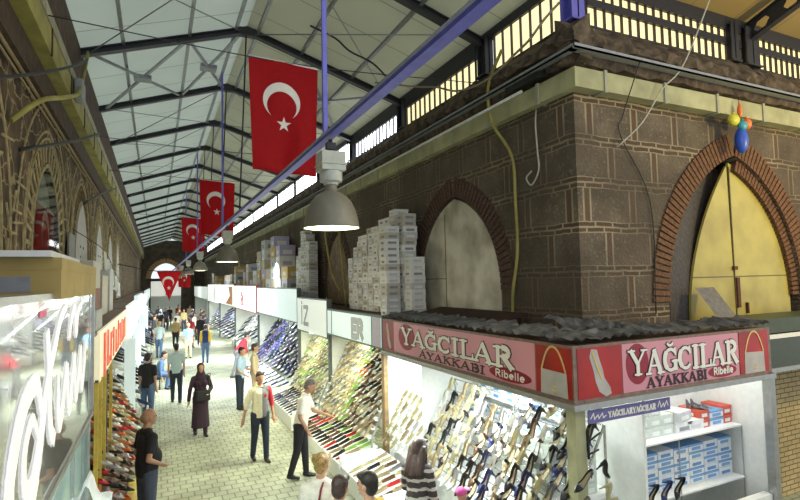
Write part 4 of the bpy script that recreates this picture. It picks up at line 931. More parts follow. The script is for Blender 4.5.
# back wall shelves facing the street
sh = empty('wall_shelf', (4.7, 6.0, 0)); tag(sh, 'white wall shelves with blue and white boxes at the back of the corner stall', 'shelf')
for z in (1.0, 1.35, 1.7, 2.05): box('shelf_board', (-0.12, -0.95, z - .015), (0.17, 2.6, z), M_SHELF, sh)
B_S = boxmesh('shoe_box', 0.22, 0.30, 0.10, M_CWB, M_LABB)
for zi, z in enumerate((1.35, 1.7, 2.05)):
    for j in range(10):
        if (j * 7 + zi * 3) % 5 == 0: continue
        for q in range(2):
            putbox(B_S, (4.72, 5.15 + 0.33 * j, z + 0.10 * q), 0, 'blue labelled box on the back wall, %s shelf, %s from the corner, %s layer' % (ORD[zi + 1], ORD[j + 1], ('lower', 'upper')[q]), 'boxes on the back wall shelves')

# ------------------------------------------------------------------ shoes
def shoe_meshes(kind):
    """length 0.25 along +x (toe at +x), returns upper, heel, insole meshes"""
    hh = {'pump': 0.085, 'flat': 0.012, 'sandal': 0.05}[kind]
    N = 12; up = bmesh.new(); ins = bmesh.new(); rings = []; irow = []
    for i in range(N + 1):
        s = i / N; x = -0.12 + 0.25 * s
        w = 0.030 * math.sin(min(1, s * 2.2 + 0.25) * PI / 2) + 0.012 * math.exp(-((s - 0.68) / 0.16) ** 2)
        if s > 0.8: w *= max(0.10, 1 - ((s - 0.8) / 0.2) ** 1.8 * 0.95)
        zb = hh * (0.5 + 0.5 * math.cos(min(1, s / 0.66) * PI)) if s < 0.66 else 0.0
        openf = s < 0.70
        ht = (0.055 - 0.03 * s) if openf else 0.034 * (1 - ((s - 0.7) / 0.3) * 0.75) + 0.006
        if kind == 'sandal': ht *= 0.45 if not (0.55 < s < 0.8 or s < 0.15) else 1.15
        ring = []
        for k in range(9):      # U section, from left top edge under the sole to the right top edge
            a = -PI * k / 8
            yy = w * math.cos(a) * (0.86 if k in (0, 8) else 1.0); zz = zb + 0.006 + (0.010 if abs(math.sin(a)) > 0.9 else 0) * 0
            zz = zb + (ht if k in (0, 8) else ht * 0.45 if k in (1, 7) else 0.006 if k in (2, 6) else 0.0)
            ring.append((x, yy, zz))
        rings.append((ring, openf, zb, w, x, ht))
    vs = [[up.verts.new(p) for p in r[0]] for r in rings]
    for i in range(N):
        for k in range(8): f = up.faces.new((vs[i][k], vs[i + 1][k], vs[i + 1][k + 1], vs[i][k + 1])); f.smooth = True
        if not rings[i + 1][1]:
            top0 = up.verts.new((rings[i][4], 0, rings[i][2] + rings[i][5] * 1.15)); top1 = up.verts.new((rings[i + 1][4], 0, rings[i + 1][2] + rings[i + 1][5] * 1.15))
            for a, b, c, d in ((vs[i][0], vs[i + 1][0], top1, top0), (top0, top1, vs[i + 1][8], vs[i][8])): up.faces.new((a, b, c, d)).smooth = True
    up.faces.new(vs[0]); up.faces.new(vs[-1][::-1])
    for i in range(9):
        r0, r1 = rings[i], rings[i + 1]
        p = [(r0[4], -r0[3] * .85, r0[2] + .010), (r1[4], -r1[3] * .85, r1[2] + .010), (r1[4], r1[3] * .85, r1[2] + .010), (r0[4], r0[3] * .85, r0[2] + .010)]
        ins.faces.new([ins.verts.new(q) for q in p])
    he = bmesh.new()
    if kind == 'pump': lathe(he, [(0.0, 0.0), (0.007, 0.0), (0.008, 0.03), (0.013, 0.062), (0.022, hh)], (-0.104, 0, 0), 10)
    else: lathe(he, [(0.0, 0.0), (0.020, 0.0), (0.022, hh * 0.95)], (-0.098, 0, 0), 10)
    out = []
    for nm, b in (('upper', up), ('heel', he), ('insole', ins)):
        if nm != 'insole': bmesh.ops.recalc_face_normals(b, faces=b.faces)
        me = bpy.data.meshes.new(nm); b.to_mesh(me); b.free(); me.materials.append(None); out.append(me)
    return out
SHOES = {k: shoe_meshes(k) for k in ('pump', 'flat', 'sandal')}; SHOES['flatshoe'] = SHOES['flat']  # last entry is a second name for the flat shoe, sharing its mesh
SC_ = {n: mat('leather_' + n, c, r, noise=0.08) for n, c, r in [('black', (0.012, 0.012, 0.016), 0.3), ('navy', (0.02, 0.03, 0.12), 0.35), ('cream', (0.50, 0.46, 0.27), 0.4), ('white', (0.72, 0.72, 0.68), 0.4),
       ('grey', (0.16, 0.16, 0.17), 0.4), ('brown', (0.12, 0.06, 0.03), 0.4), ('red', (0.45, 0.02, 0.02), 0.35), ('beige', (0.36, 0.29, 0.16), 0.45), ('green', (0.25, 0.45, 0.10), 0.45), ('silver', (0.5, 0.5, 0.5), 0.25), ('orange', (0.6, 0.16, 0.03), 0.4), ('purple', (0.12, 0.08, 0.25), 0.4)]}
M_INS = mat('insole', (0.45, 0.38, 0.24), 0.6)
KN = {'flatshoe': 'flatshoe', 'pump': 'high_heel', 'flat': 'flat_shoe', 'sandal': 'sandal'}
KL = {'flatshoe': 'flatshoe', 'pump': 'high heel', 'flat': 'flat shoe', 'sandal': 'sandal'}
def put_shoe(kind, col, loc, R, label, group, parts=True, s=1.0):
    me = SHOES[kind]
    o = bpy.data.objects.new(KN[kind], me[0]); COL.objects.link(o)
    o.matrix_world = Matrix.Translation(loc) @ R.to_4x4() @ Matrix.Scale(s, 4)
    o.material_slots[0].link = 'OBJECT'; o.material_slots[0].material = SC_[col]
    for j, nm in ((1, 'heel'), (2, 'insole')):
        if not parts and j == 1 and kind != 'pump': continue
        if not parts and j == 2: continue
        c = bpy.data.objects.new(nm, me[j]); COL.objects.link(c); c.parent = o
        c.material_slots[0].link = 'OBJECT'; c.material_slots[0].material = SC_[col] if j == 1 else M_INS
    return tag(o, label, 'shoe', group)
def rotm(toe, up):
    """rotation taking +x to toe direction and +z to the up direction"""
    x = Vector(toe).normalized(); z = Vector(up); z = (z - x * z.dot(x)).normalized(); y = z.cross(x)
    return Matrix((x, y, z)).transposed()

# slanted rack of heels in the corner stall: toes hanging down towards the street
rk = empty('slanted_rack', (3.9, 5.6, 0.45)); tag(rk, 'clear slanted rack holding the heels in the corner stall', 'rack')
NR = 8
def rackpt(r, y): s = r / (NR - 1); return Vector((4.28 - 0.66 * s, y, 1.93 - 1.10 * s))
for r_ in range(NR):
    p = rackpt(r_, 0)
    bm = bmesh.new(); tube(bm, [(p.x - 3.9 + .05, -1.45, p.z - 0.45 - 0.03), (p.x - 3.9 + .05, 1.6, p.z - 0.45 - .03)], 0.007, 6); finish(bm, 'rack_bar', M_CHROME, rk)
for y in (-1.45, 0.0, 1.6):
    bm = bmesh.new(); beam(bm, (4.28 - 3.84, y, 1.9 - .45), (3.62 - 3.84, y, 0.8 - .45), 0.02, 0.02); beam(bm, (4.28 - 3.84, y, 1.9 - .45), (4.28 - 3.84, y, 0.0), 0.02, 0.02); finish(bm, 'rack_leg', M_CHROME, rk)
    bm = bmesh.new(); beam(bm, (3.62 - 3.84, y, 0.8 - .45), (3.62 - 3.84, y, -.45), 0.02, 0.02); finish(bm, 'rack_leg', M_CHROME, rk)
rnd = random.Random(11)
for r_ in range(NR):
    for j in range(15):
        y = 4.18 + 0.2 * j + rnd.uniform(-.02, .02)
        if r_ < 2 and (j + r_) % 5 == 4: continue
        if (r_ == 0 and j > 3) or (r_ == 1 and 5 < j < 10): continue
        if y > 6.1: col = rnd.choice(['cream', 'cream', 'cream', 'beige', 'white', 'black'])
        elif y < 4.75: col = rnd.choice(['black', 'grey', 'black', 'navy', 'white', 'cream'])
        else: col = rnd.choice(['black', 'cream', 'white', 'navy', 'grey', 'black', 'brown', 'beige', 'black', 'silver'])
        kd = rnd.choice(['pump', 'pump', 'sandal'])
        p = rackpt(r_, y); a = rnd.uniform(-.3, .3)
        R = rotm((-0.62, 0.40 + a, -0.62), (-0.55, -0.25, 0.75))
        put_shoe(kd, col, p + Vector((-.04, 0, .0)), R, '%s %s on corner stall rack, %s row down, %s from corner post' % (col, KL[kd], ORD[r_ + 1], ORD[j + 1]), 'heels on the corner stall rack', True, 1.28)
# cream flats in the near bay beyond the partition
for r_ in range(5):
    for j in range(6):
        y = 7.45 + 0.2 * j; p = Vector((4.05 - 0.1 * r_, y, 1.42 - 0.17 * r_))
        col = rnd.choice(['cream', 'white', 'beige', 'cream', 'silver'])
        put_shoe('flat', col, p, rotm((-0.5, 0.5, -0.7), (-0.6, -.2, 0.7)), '%s flat shoe beyond the partition, %s row down, %s from partition' % (col, ORD[r_ + 1], ORD[j + 1]), 'flat shoes beyond the partition', False)
bm = bmesh.new()
for r_ in range(6): tube(bm, [(4.20 - 0.1 * r_, 7.36, 1.58 - 0.17 * r_), (4.20 - 0.1 * r_, 8.58, 1.58 - 0.17 * r_)], 0.007, 6)
for y in (7.37, 8.57): beam(bm, (4.22, y, 1.62), (3.70, y, 0.72), 0.02, 0.02); beam(bm, (4.22, y, 1.62), (4.22, y, 0.45), 0.02, 0.02)
tag(finish(bm, 'slanted_rack', M_CHROME), 'slanted rack of pale flats between the partition and brown post', 'rack')
# shoes hung on the corner post, and grey sandals on the red boxes
for i, (p, toe, col) in enumerate([((3.98, 3.86, 1.55), (0.75, 0.1, -0.5), 'black'), ((4.0, 3.86, 1.33), (0.6, 0, -0.75), 'cream'), ((4.06, 3.86, 1.18), (0.55, 0, -0.8), 'cream'), ((3.72, 3.84, 1.50), (-0.8, .1, -.45), 'black'), ((3.70, 3.84, 1.27), (-0.6, .1, -.7), 'grey')]):
    put_shoe('pump', col, Vector(p), rotm(toe, (0, -.5, 1)), '%s high heel clipped to the outside of the corner post, %s from the top' % (col, ORD[i + 1]), 'heels on the corner post')
for i in range(3):
    put_shoe('pump', ['black', 'navy', 'black'][i], Vector((5.05 + 0.22 * i, 4.22, 1.0)), rotm((-0.4, -0.3, -0.8), (0, -1, .3)), '%s high heel standing behind the window foot, %s from left' % (['black', 'navy', 'black'][i], ORD[i + 1]), 'heels at the window foot')
for i in range(2): put_shoe('sandal', 'grey', Vector((6.33 + 0.09 * i, 4.5, 1.75)), rotm((0.6, -0.6, 0), (0, 0, 1)), ['left grey sandal of the pair on the red boxes', 'right grey sandal of the pair on the red boxes'][i], None)
bm = bmesh.new(); bx(bm, 0, .02, 0, .02, -.3, .0); beam(bm, (0.01, 0, -.12), (.12, -.05, -.04), .015, .015); beam(bm, (0.01, 0, -.25), (.09, -.05, -.2), .015, .015)
tag(finish(bm, 'coat_hook', M_BLACK, loc=(3.885, 3.93, 1.98)), 'black hook strip on the right of the corner post', 'hook')

# ------------------------------------------------------------------ stalls farther down the right side
M_LB = mat('lightbox_cyan', (0.62, 0.72, 0.72), 0.4, emit=0.42, ecol=(0.75, 0.93, 0.95), noise=0.05, scale=1.5)
M_LB2 = mat('lightbox_pale', (0.68, 0.72, 0.68), 0.4, emit=0.42, ecol=(0.86, 0.95, 0.88), noise=0.05, scale=1.5)
M_LB3 = mat('lightbox_white', (0.8, 0.8, 0.8), 0.4, emit=0.75, ecol=(1.0, 0.99, 0.98), noise=0.03)
M_LIL = mat('lilac_strip', (0.45, 0.40, 0.50), 0.4, noise=0.05)
M_RIM = mat('sign_rim', (0.10, 0.12, 0.12), 0.4, 0.3); M_REDRIM = mat('sign_rim_red', (0.50, 0.05, 0.10), 0.4)
def lightbox(y0, y1, z0, z1, m, rim, label, x=3.75):
    o = empty('shop_sign', (x, (y0 + y1) / 2, z0)); tag(o, label, 'shop sign')
    h = (y1 - y0) / 2; H = z1 - z0
    box('sign_box', (0.0, -h, 0), (0.12, h, H), rim, o)
    box('lit_panel', (-0.006, -h + .04, 0.04), (0.004, h - .04, H - .04), m, o)
    def mp(u, v, w): return (-0.008 - w, h - u, v)
    return o, mp, 2 * h, H
o, mp, L, H = lightbox(8.74, 12.10, 2.22, 2.84, M_LB, M_RIM, 'pale cyan light box sign with grey letters, next to the corner stall')
bm = bmesh.new(); lettering(bm, SAN, 'ER', mp, 1.72, .12, 0.72, .33, 0.14, 0); finish(bm, 'lettering', M_LETG, o)
bm = bmesh.new(); bx(bm, -.012, -.006, -1.62, -1.22, .04, H - .04); o2 = finish(bm, 'side_strip', M_LIL, o)
bm = bmesh.new(); bx(bm, -.014, -.006, -1.20, -1.17, .04, H - .04); bx(bm, -.014, -.006, 1.30, 1.33, .04, H - .04); finish(bm, 'divider', M_RIM, o)
o, mp, L, H = lightbox(12.12, 15.03, 2.10, 3.06, M_LB2, M_RIM, 'taller pale light box sign with slim grey letters, third stall from the corner')
bm = bmesh.new(); lettering(bm, SAN, 'İZ', mp, 0.45, .24, 0.85, .46, 0.12, 0); finish(bm, 'lettering', M_LETG, o)
o, mp, L, H = lightbox(15.05, 21.7, 2.28, 3.32, M_LB, M_RIM, 'long pale cyan light box sign with a white square, fourth stall')
box('white_patch', (-.012, -0.6, .30), (-.006, 1.9, .80), M_LB3, o)
bm = bmesh.new()
for j in range(3):
    for q in range(3): bx(bm, -.016, -.012, 1.7 - 1.0 * q, 1.85 - 1.0 * q, .36 + .18 * j, .42 + .18 * j)
finish(bm, 'small_print', M_LETG, o)
o, mp, L, H = lightbox(21.95, 28.6, 2.22, 3.40, M_LB3, M_REDRIM, 'white light box sign with crimson frame and pink emblem, fifth stall')
bm = bmesh.new(); stroke_geo(bm, mp, [(2.9, .85), (2.5, .75), (3.2, .62), (2.6, .5), (3.0, .35)], .10, .003, 0); stroke_geo(bm, mp, arc(2.9, .38, .35, .14, 0, 360, 12), .08, .003, 0); finish(bm, 'emblem', mat('pink_print', (0.8, 0.12, 0.2), 0.5), o)
o, mp, L, H = lightbox(28.7, 35.8, 2.22, 3.46, M_LB3, M_RIM, 'white light box sign with an orange brown picture, sixth stall')
bm = bmesh.new(); prism(bm, [(3.5, .1), (6.6, .1), (6.6, 1.1), (4.8, 1.1), (5.6, .6)], mp, .003); finish(bm, 'picture', mat('orange_print', (0.7, 0.25, 0.04), 0.5), o)
o, mp, L, H = lightbox(36.0, 43.8, 2.15, 3.48, M_LB3, M_RIM, 'white light box sign with dark uprights, seventh stall')
bm = bmesh.new()
for u in (1.0, 2.6, 4.6, 5.2, 6.6): prism(bm, [(u, .15), (u + .35, .15), (u + .35, 1.15), (u, 1.15)], mp, .003)
finish(bm, 'lettering', M_LETG, o)
o, mp, L, H = lightbox(44.0, 60, 2.2, 3.3, M_LB2, M_RIM, 'farthest pale light box sign on the right side')
def stall(y0, y1, label, back, post=None, top=2.2):
    o = empty('market_stall', (3.8, (y0 + y1) / 2, 0)); tag(o, label, 'stall'); h = (y1 - y0) / 2
    box('back_panel', (1.06, -h + .02, 0), (1.10, h - .02, 2.7), back, o)
    box('side_panel', (0.02, h - .05, 0), (1.06, h - .02, 2.7), M_SHELF, o)
    box('ceiling_panel', (0.1, -h + .02, 2.66), (1.06, h - .05, 2.70), M_WHITE, o)
    box('front_post', (-0.04, h - .06, 0), (0.04, h + .0, top), post or M_RIM, o)
    return o
M_GREENBK = mat('green_board', (0.42, 0.52, 0.28), 0.6, noise=0.15)
STALLS = [(8.74, 12.10, M_WHITE), (12.12, 15.03, M_GREENBK), (15.05, 21.7, M_WHITE), (21.95, 28.6, M_WHITE), (28.7, 35.8, M_WHITE), (36, 43.8, M_WHITE), (44, 60, M_WHITE)]
for i, (a, b, m) in enumerate(STALLS):
    stall(a, b, '%s shoe stall on the right side of the street, counted from the corner stall' % ORD[i + 2], m)
# display slopes: rows of shoes, backing board and step trough
def display(y0, y1, rows, pitch, cols, kinds, glabel, place, zt=1.95, zb=0.72, xt=4.45, xb=3.70, board=None, parts=False, s=1.0, dens=1.0, seed=1, trough=True, rackn='display_rack'):
    rnd = random.Random(seed)
    o = empty(rackn, ((xt + xb) / 2, (y0 + y1) / 2, 0)); tag(o, 'slanted display rack of the %s' % place, 'rack')
    cx = (xt + xb) / 2; h = (y1 - y0) / 2; sg = 1 if xt > xb else -1
    for r_ in range(rows):
        t = r_ / (rows - 1); x = xt + (xb - xt) * t; z = zt + (zb - zt) * t
        box('rack_step', (x - cx - 0.06, -h + .05, z - 0.03), (x - cx + 0.06, h - .08, z - 0.015), board or M_SHELF, o)
    for yy in (-h + .05, h - .10):
        bm = bmesh.new(); beam(bm, (xt - cx, yy, zt - .03), (xb - cx, yy, zb - .03), .03, .03); beam(bm, (xt - cx, yy, zt - .03), (xt - cx, yy, 0), .03, .03); beam(bm, (xb - cx, yy, zb - .03), (xb - cx, yy, 0), .03, .03); finish(bm, 'rack_leg', M_ALU, o)
    n = int((y1 - y0 - .3) / pitch); cnt = 0
    for r_ in range(rows):
        t = r_ / (rows - 1); x = xt + (xb - xt) * t; z = zt + (zb - zt) * t
        for j in range(n):
            y = y0 + .18 + pitch * j
            if rnd.random() > dens: continue
            c = cols(r_, j, n, rnd); kd = rnd.choice(kinds)
            a = rnd.uniform(-.2, .2)
            put_shoe(kd, c, Vector((x - 0.02 * sg, y, z + 0.02)), rotm((-0.7 * sg, 0.45 + a, -0.30), (-0.25 * sg, 0, 0.9)), '%s %s, %s, %s row down, %s from its near end' % (c, KL[kd], place, ORD[r_ + 1], ORD[j + 1]), glabel, parts, s)
            cnt += 1
    return cnt
def c_er(r, j, n, q):
    if r == 3 and j in (5, 6): return 'orange'
    if j < n * 0.42: return q.choice(['black', 'brown', 'black', 'brown', 'brown', 'cream', 'beige'])
    if j < n * 0.5: return 'green'
    return q.choice(['beige', 'cream', 'beige', 'cream', 'grey'])
N1 = display(8.8, 12.05, 10, 0.215, c_er, ['flat', 'pump', 'sandal'], 'shoes of the second stall', 'second stall display', seed=2, s=1.2, zt=2.02, zb=.66, xt=4.2, xb=3.55)
N2 = display(12.15, 15.0, 9, 0.25, lambda r, j, n, q: q.choice(['cream', 'green', 'beige', 'beige', 'grey', 'cream']), ['flat', 'sandal', 'sandal'], 'shoes of the third stall', 'third stall display', seed=3, s=1.25, zt=2.0, zb=.62, xt=4.2, xb=3.55)
N3 = display(15.1, 21.6, 8, 0.5, lambda r, j, n, q: q.choice(['black', 'navy', 'purple', 'grey', 'navy', 'black']), ['pump', 'pump', 'flat'], 'dark shoes of the fourth stall', 'fourth stall display', seed=4, s=1.7, zt=1.9, zb=.7)
N4 = display(22.0, 28.5, 6, 1.0, lambda r, j, n, q: q.choice(['black', 'grey', 'navy', 'white']), ['flat'], 'shoes of the fifth stall', 'fifth stall display', seed=5, s=2.0, zt=1.7, zb=.7)
N5 = display(28.8, 43, 6, 1.3, lambda r, j, n, q: q.choice(['black', 'grey', 'navy', 'purple']), ['flatshoe'], 'shoes of the farthest stalls', 'sixth stall display', seed=6, s=2.0, zt=1.7, zb=.6)
# low white troughs in front, filled with flats
def trough(y0, y1, label, cols, seed, pitch=.28, n2=2, m=M_SHELF):
    o = empty('goods_trough', (3.2, (y0 + y1) / 2, 0)); tag(o, label, 'trough'); h = (y1 - y0) / 2
    bm = bmesh.new(); bm2 = bmesh.new()
    box('front_board', (-.30, -h, 0.0), (-.28, h, 0.31), m, o); box('end_board', (-.28, -h, 0), (.45, -h + .02, .45), m, o); box('end_board', (-.28, h - .02, 0), (.45, h, .45), m, o)
    v = [(-.28, .28), (.45, .50), (.45, .47), (-.28, .25)]
    prism(bm, [(u, w) for u, w in v], lambda a, b, c: (a, -h + .02 + c, b), 2 * h - .04); finish(bm, 'sloped_tray', m, o)
    prism(bm2, [(-.28, .0), (.45, .0), (.45, .02), (-.28, .02)], lambda a, b, c: (a, -h + .02 + c, b), 2 * h - .04); finish(bm2, 'bottom_board', m, o)
    q = random.Random(seed)
    for r_ in range(n2 + 1):
        n = int((y1 - y0 - .2) / pitch)
        for j in range(n):
            x = 3.03 + .22 * r_; z = .30 + .30 * (x - 2.92) + 0.01; c = q.choice(cols)
            put_shoe('flat', c, Vector((x, y0 + .16 + pitch * j, z)), rotm((-.95, 0.35 + q.uniform(-.35, .3), -.28), (-.28, 0, .95)), '%s flat in %s, %s row back, %s from near end' % (c, label.split(' holding')[0].replace('white low ', ''), ORD[r_ + 1], ORD[j + 1]), 'flats in the low troughs', False, 1.05)
trough(6.9, 8.7, 'white low trough beside the corner stall holding brown and cream flats', ['beige', 'brown', 'red', 'cream', 'grey', 'black'], 1, .2)
trough(8.8, 11.9, 'white low trough at the second stall holding dark flats', ['black', 'black', 'beige', 'green', 'brown', 'black', 'red'], 2, .19)
trough(12.3, 15.0, 'white low trough at the third stall holding black flats', ['black', 'navy', 'black', 'grey'], 3, .22)
trough(15.3, 21.0, 'white low trough at the fourth stall holding dark shoes', ['black', 'navy', 'grey', 'white'], 4, .5)

# ------------------------------------------------------------------ left hand shops
lb = empty('fascia_sign', (-0.62, 4.2, 2.15)); tag(lb, 'large glossy grey glass sign with white curly lettering on the near left shop', 'shop sign')
M_GLSIGN = glass_mat('sign_glass', (0.72, 0.76, 0.76), 0.5, 0.04)
M_GREYP = mat('sign_grey', (0.42, 0.43, 0.42), 0.12, noise=0.05, coat=1.0)
h0, h1 = -2.6, 2.34
box('sign_panel', (-0.03, h0, 0), (0.0, h1, 1.29), M_GREYP, lb)
box('top_rail', (-0.10, h0, 1.27), (0.012, h1 + .03, 1.31), M_ALU, lb); box('bottom_rail', (-0.06, h0, -0.03), (0.015, h1 + .03, 0.02), M_ALU, lb)
box('end_rail', (-0.06, h1 - .02, 0), (0.015, h1 + .03, 1.3), M_ALU, lb); box('end_rail', (-0.06, h1 - .32, 0.02), (0.006, h1 - .30, 1.27), M_ALU, lb)
M_LITW = mat('letter_lit_white', (0.85, 0.86, 0.86), 0.35, emit=0.45, ecol=(1, 1, 1), noise=0.02)
def lm(u, v, w): return (0.002 + w, u, v)     # u = along +y, reads left to right from the street
bm = bmesh.new()
def taper(pts, w0, w1):
    n = len(pts) - 1
    for i in range(n):
        t = i / n; stroke_geo(bm, lm, [pts[i], pts[i + 1]], w0 + (w1 - w0) * math.sin(PI * t) if w1 > w0 else w0, .006, 0.001 * (i % 2))
def S(pts, k=6): return [(p.x, p.y) for p in smoothpts([(a, b, 0) for a, b in pts], k)]
taper(S([(-0.45, .62), (-0.62, .80), (-0.95, .72), (-1.18, .42), (-1.10, .10), (-0.80, .10), (-0.50, .34), (-0.35, .62)]), 0.08, 0.17)
taper(S([(-0.55, .50), (-0.72, .62), (-0.88, .48), (-0.86, .30), (-0.68, .28), (-.5, .44), (-.3, .72), (0.0, .98), (0.22, 1.14), (0.42, 1.20)]), 0.05, 0.11)
taper(S([(-0.30, 1.05), (-0.22, .80), (-0.15, .45), (-.02, .34)]), 0.09, 0.12)
for q, (u, z) in enumerate(((0.12, .72), (0.55, .74), (0.95, .76), (1.32, .78))):
    taper(S([(u, z), (u + .02, z - .22), (u + .12, z - .34), (u + .30, z - .10), (u + .38, z + .03)]), 0.06, 0.11)
taper(S([(0.62, .95), (0.74, 1.12), (0.9, 1.16), (1.0, .96), (1.1, 1.14), (1.3, 1.18)]), 0.05, 0.08)
finish(bm, 'lettering', M_LITW, lb)
box('pink_tag', (0.002, -0.55, 1.17), (0.006, -0.35, 1.21), mat('pink_tag', (0.8, 0.15, 0.3), .5), lb)
# near left shop body
ls = empty('left_shop', (-1.0, 4.2, 0)); tag(ls, 'near left shop with lit glass front below the large grey sign', 'stall')
box('shop_roof', (-0.42, -2.6, 3.36), (0.34, 2.34, 3.42), M_GREYSTEEL, ls); box('back_panel', (-0.42, -2.6, 0), (-0.38, 2.34, 3.36), M_WHITE, ls)
box('end_wall', (-0.38, 2.28, 0), (0.30, 2.33, 3.36), M_WHITE, ls); box('corner_post', (0.30, 2.24, 0), (0.37, 2.34, 2.12), M_ALU, ls)
for y in (-1.4, 0.0, 1.2): box('glazing_bar', (0.33, y, 0), (0.36, y + .03, 2.12), M_CHROME, ls)
box('glass', (0.34, -2.6, 0.1), (0.35, 2.24, 2.12), glass_mat('shop_glass', (0.9, 0.97, 0.97), 0.12), ls)
box('plinth', (-0.38, -2.6, 0), (0.33, 2.24, 0.5), M_SHELF, ls)
# draped plastic at the shop edge
pl = bmesh.new(); rnd = random.Random(9); g = []
for i in range(17):
    row = []
    for j in range(13):
        s = i / 16; t = j / 12; x = -0.62 + .30 * t; y = 4.84 + .34 * s
        z = 1.76 + .20 * math.exp(-((t - .42) / .16) ** 2) - .05 * abs(s - .5) + .012 * math.sin(9 * s + 14 * t) + rnd.uniform(-.004, .004)
        row.append(pl.verts.new((x, y, z)))
    g.append(row)
for i in range(16):
    for j in range(12): pl.faces.new((g[i][j], g[i + 1][j], g[i + 1][j + 1], g[i][j + 1])).smooth = True
bmesh.ops.solidify(pl, geom=pl.faces[:], thickness=.012)
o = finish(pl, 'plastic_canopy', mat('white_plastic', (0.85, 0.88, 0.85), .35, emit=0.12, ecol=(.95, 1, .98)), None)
tag(o, 'small peaked white plastic canopy at the bottom left, below the large grey sign', 'canopy')
bm = bmesh.new(); beam(bm, (-.50, 5.0, 0), (-.50, 5.0, 1.90), .03, .03); finish(bm, 'pole', M_CHROME, o)
bm = bmesh.new()
# second left shop: brown posts, shelves with shoes, orange lettered light box
s2 = empty('left_shop', (-0.95, 10.2, 0)); tag(s2, 'open left shoe shop with yellow posts under the red lettered sign', 'stall')
box('back_panel', (-0.45, -3.2, 0), (-0.40, 4.0, 2.9), mat('ochre_board', (0.45, 0.34, 0.14), .6, noise=.2, scale=4), s2)
box('shop_roof', (-0.45, -3.2, 2.9), (0.3, 4.0, 2.95), M_SFRAME, s2)
M_YP = mat('yellow_post', (0.62, 0.48, 0.08), .4, noise=.15)
for y in (-3.1, -2.6, -2.0, -.9): box('front_post', (0.30, y, 0), (0.34, y + .05, 2.35), M_YP, s2)
for y in (-2.85, -1.5): box('door_frame', (0.28, y, 0), (0.32, y + .04, 2.35), mat('dark_frame', (0.10, .07, .04), .5), s2)
r2 = empty('shop_sign', (-0.62, 10.6, 2.32)); tag(r2, 'cream light box sign with red upright lettering on the left side', 'shop sign')
box('sign_box', (-0.14, -3.2, 0), (0.0, 3.3, 0.62), mat('cream_light', (0.75, 0.68, 0.45), .4, emit=.5, ecol=(1, .93, .65)), r2)
bm = bmesh.new()
rnd = random.Random(4)
for i in range(9):
    y = -2.2 + .55 * i; hgt = (.50, .42, .46, .38, .5, .42, .46, .4, .44)[i]
    bx(bm, 0.003, .016, y, y + .17, .06, .06 + hgt)
    if i % 3 == 0: bx(bm, .003, .016, y + .17, y + .40, .06, .16)
    if i % 3 == 1: bx(bm, .003, .016, y + .17, y + .38, .38, .48)
bx(bm, 0.003, .016, -2.75, -2.5, .0, .56)
finish(bm, 'lettering', mat('sign_letter_red', (0.75, 0.07, 0.02), .4, emit=.25, ecol=(1, .15, .03)), r2)
NL = display(7.3, 13.6, 10, 0.36, lambda r, j, n, q: q.choice(['white', 'beige', 'black', 'red', 'cream', 'brown', 'silver', 'orange']), ['flatshoe', 'sandal'], 'shoes of the open left shop', 'open left shop display', zt=2.1, zb=.55, xt=-1.2, xb=-.42, board=M_SFRAME, s=1.25, seed=8)
rb = box('sales_bench', (-.62, 7.4, 0), (-.12, 9.2, .42), mat('red_bench', (0.32, .03, .02), .5, noise=.2)); tag(rb, 'dark red bench with yellow top edge in front of the left shoe rack', 'bench')
b2 = box('bench_top', (-.64, 7.38, .42), (-.10, 9.22, .50), M_YP, rb); 
# further left stalls
for i, (y0, y1, lab, col) in enumerate([(14.4, 19.5, 'white lit left stall beyond the red lettered sign', M_LB3), (19.8, 26, 'second white lit stall beyond the red lettered sign', M_LB), (26.4, 36, 'third lit stall beyond the red lettered sign', M_LB3), (36.5, 60, 'far end row of lit stalls on the left side', M_LB)]):
    o = empty('market_stall', (-0.95, (y0 + y1) / 2, 0)); tag(o, lab, 'stall'); h = (y1 - y0) / 2
    box('back_panel', (-.45, -h, 0), (-.41, h, 2.9), M_WHITE, o); box('shop_roof', (-.45, -h, 2.9), (.3, h, 2.95), M_SFRAME, o); box('lit_fascia', (.28, -h, 2.2 + .1 * (i % 2)), (.40, h, 3.0 + .15 * (i % 2)), col, o)
    box('lit_pillar', (.26, -h, 0), (.50, -h + .12, 2.2), M_LB, o); box('side_panel', (-.41, h - .05, 0), (.28, h, 2.9), M_SHELF, o)
    display(y0 + .1, y1 - .1, 5, .6 if i < 2 else 1.2, lambda r, j, n, q: q.choice(['black', 'grey', 'black', 'white', 'navy']), ['flatshoe'], 'shoes of the %s left stall' % ORD[i + 2], '%s left stall display' % ORD[i + 2], zt=1.8, zb=.5, xt=-1.2, xb=-.3, s=1.7 if i < 2 else 2.1, seed=20 + i, dens=.85)
    if i == 3: break
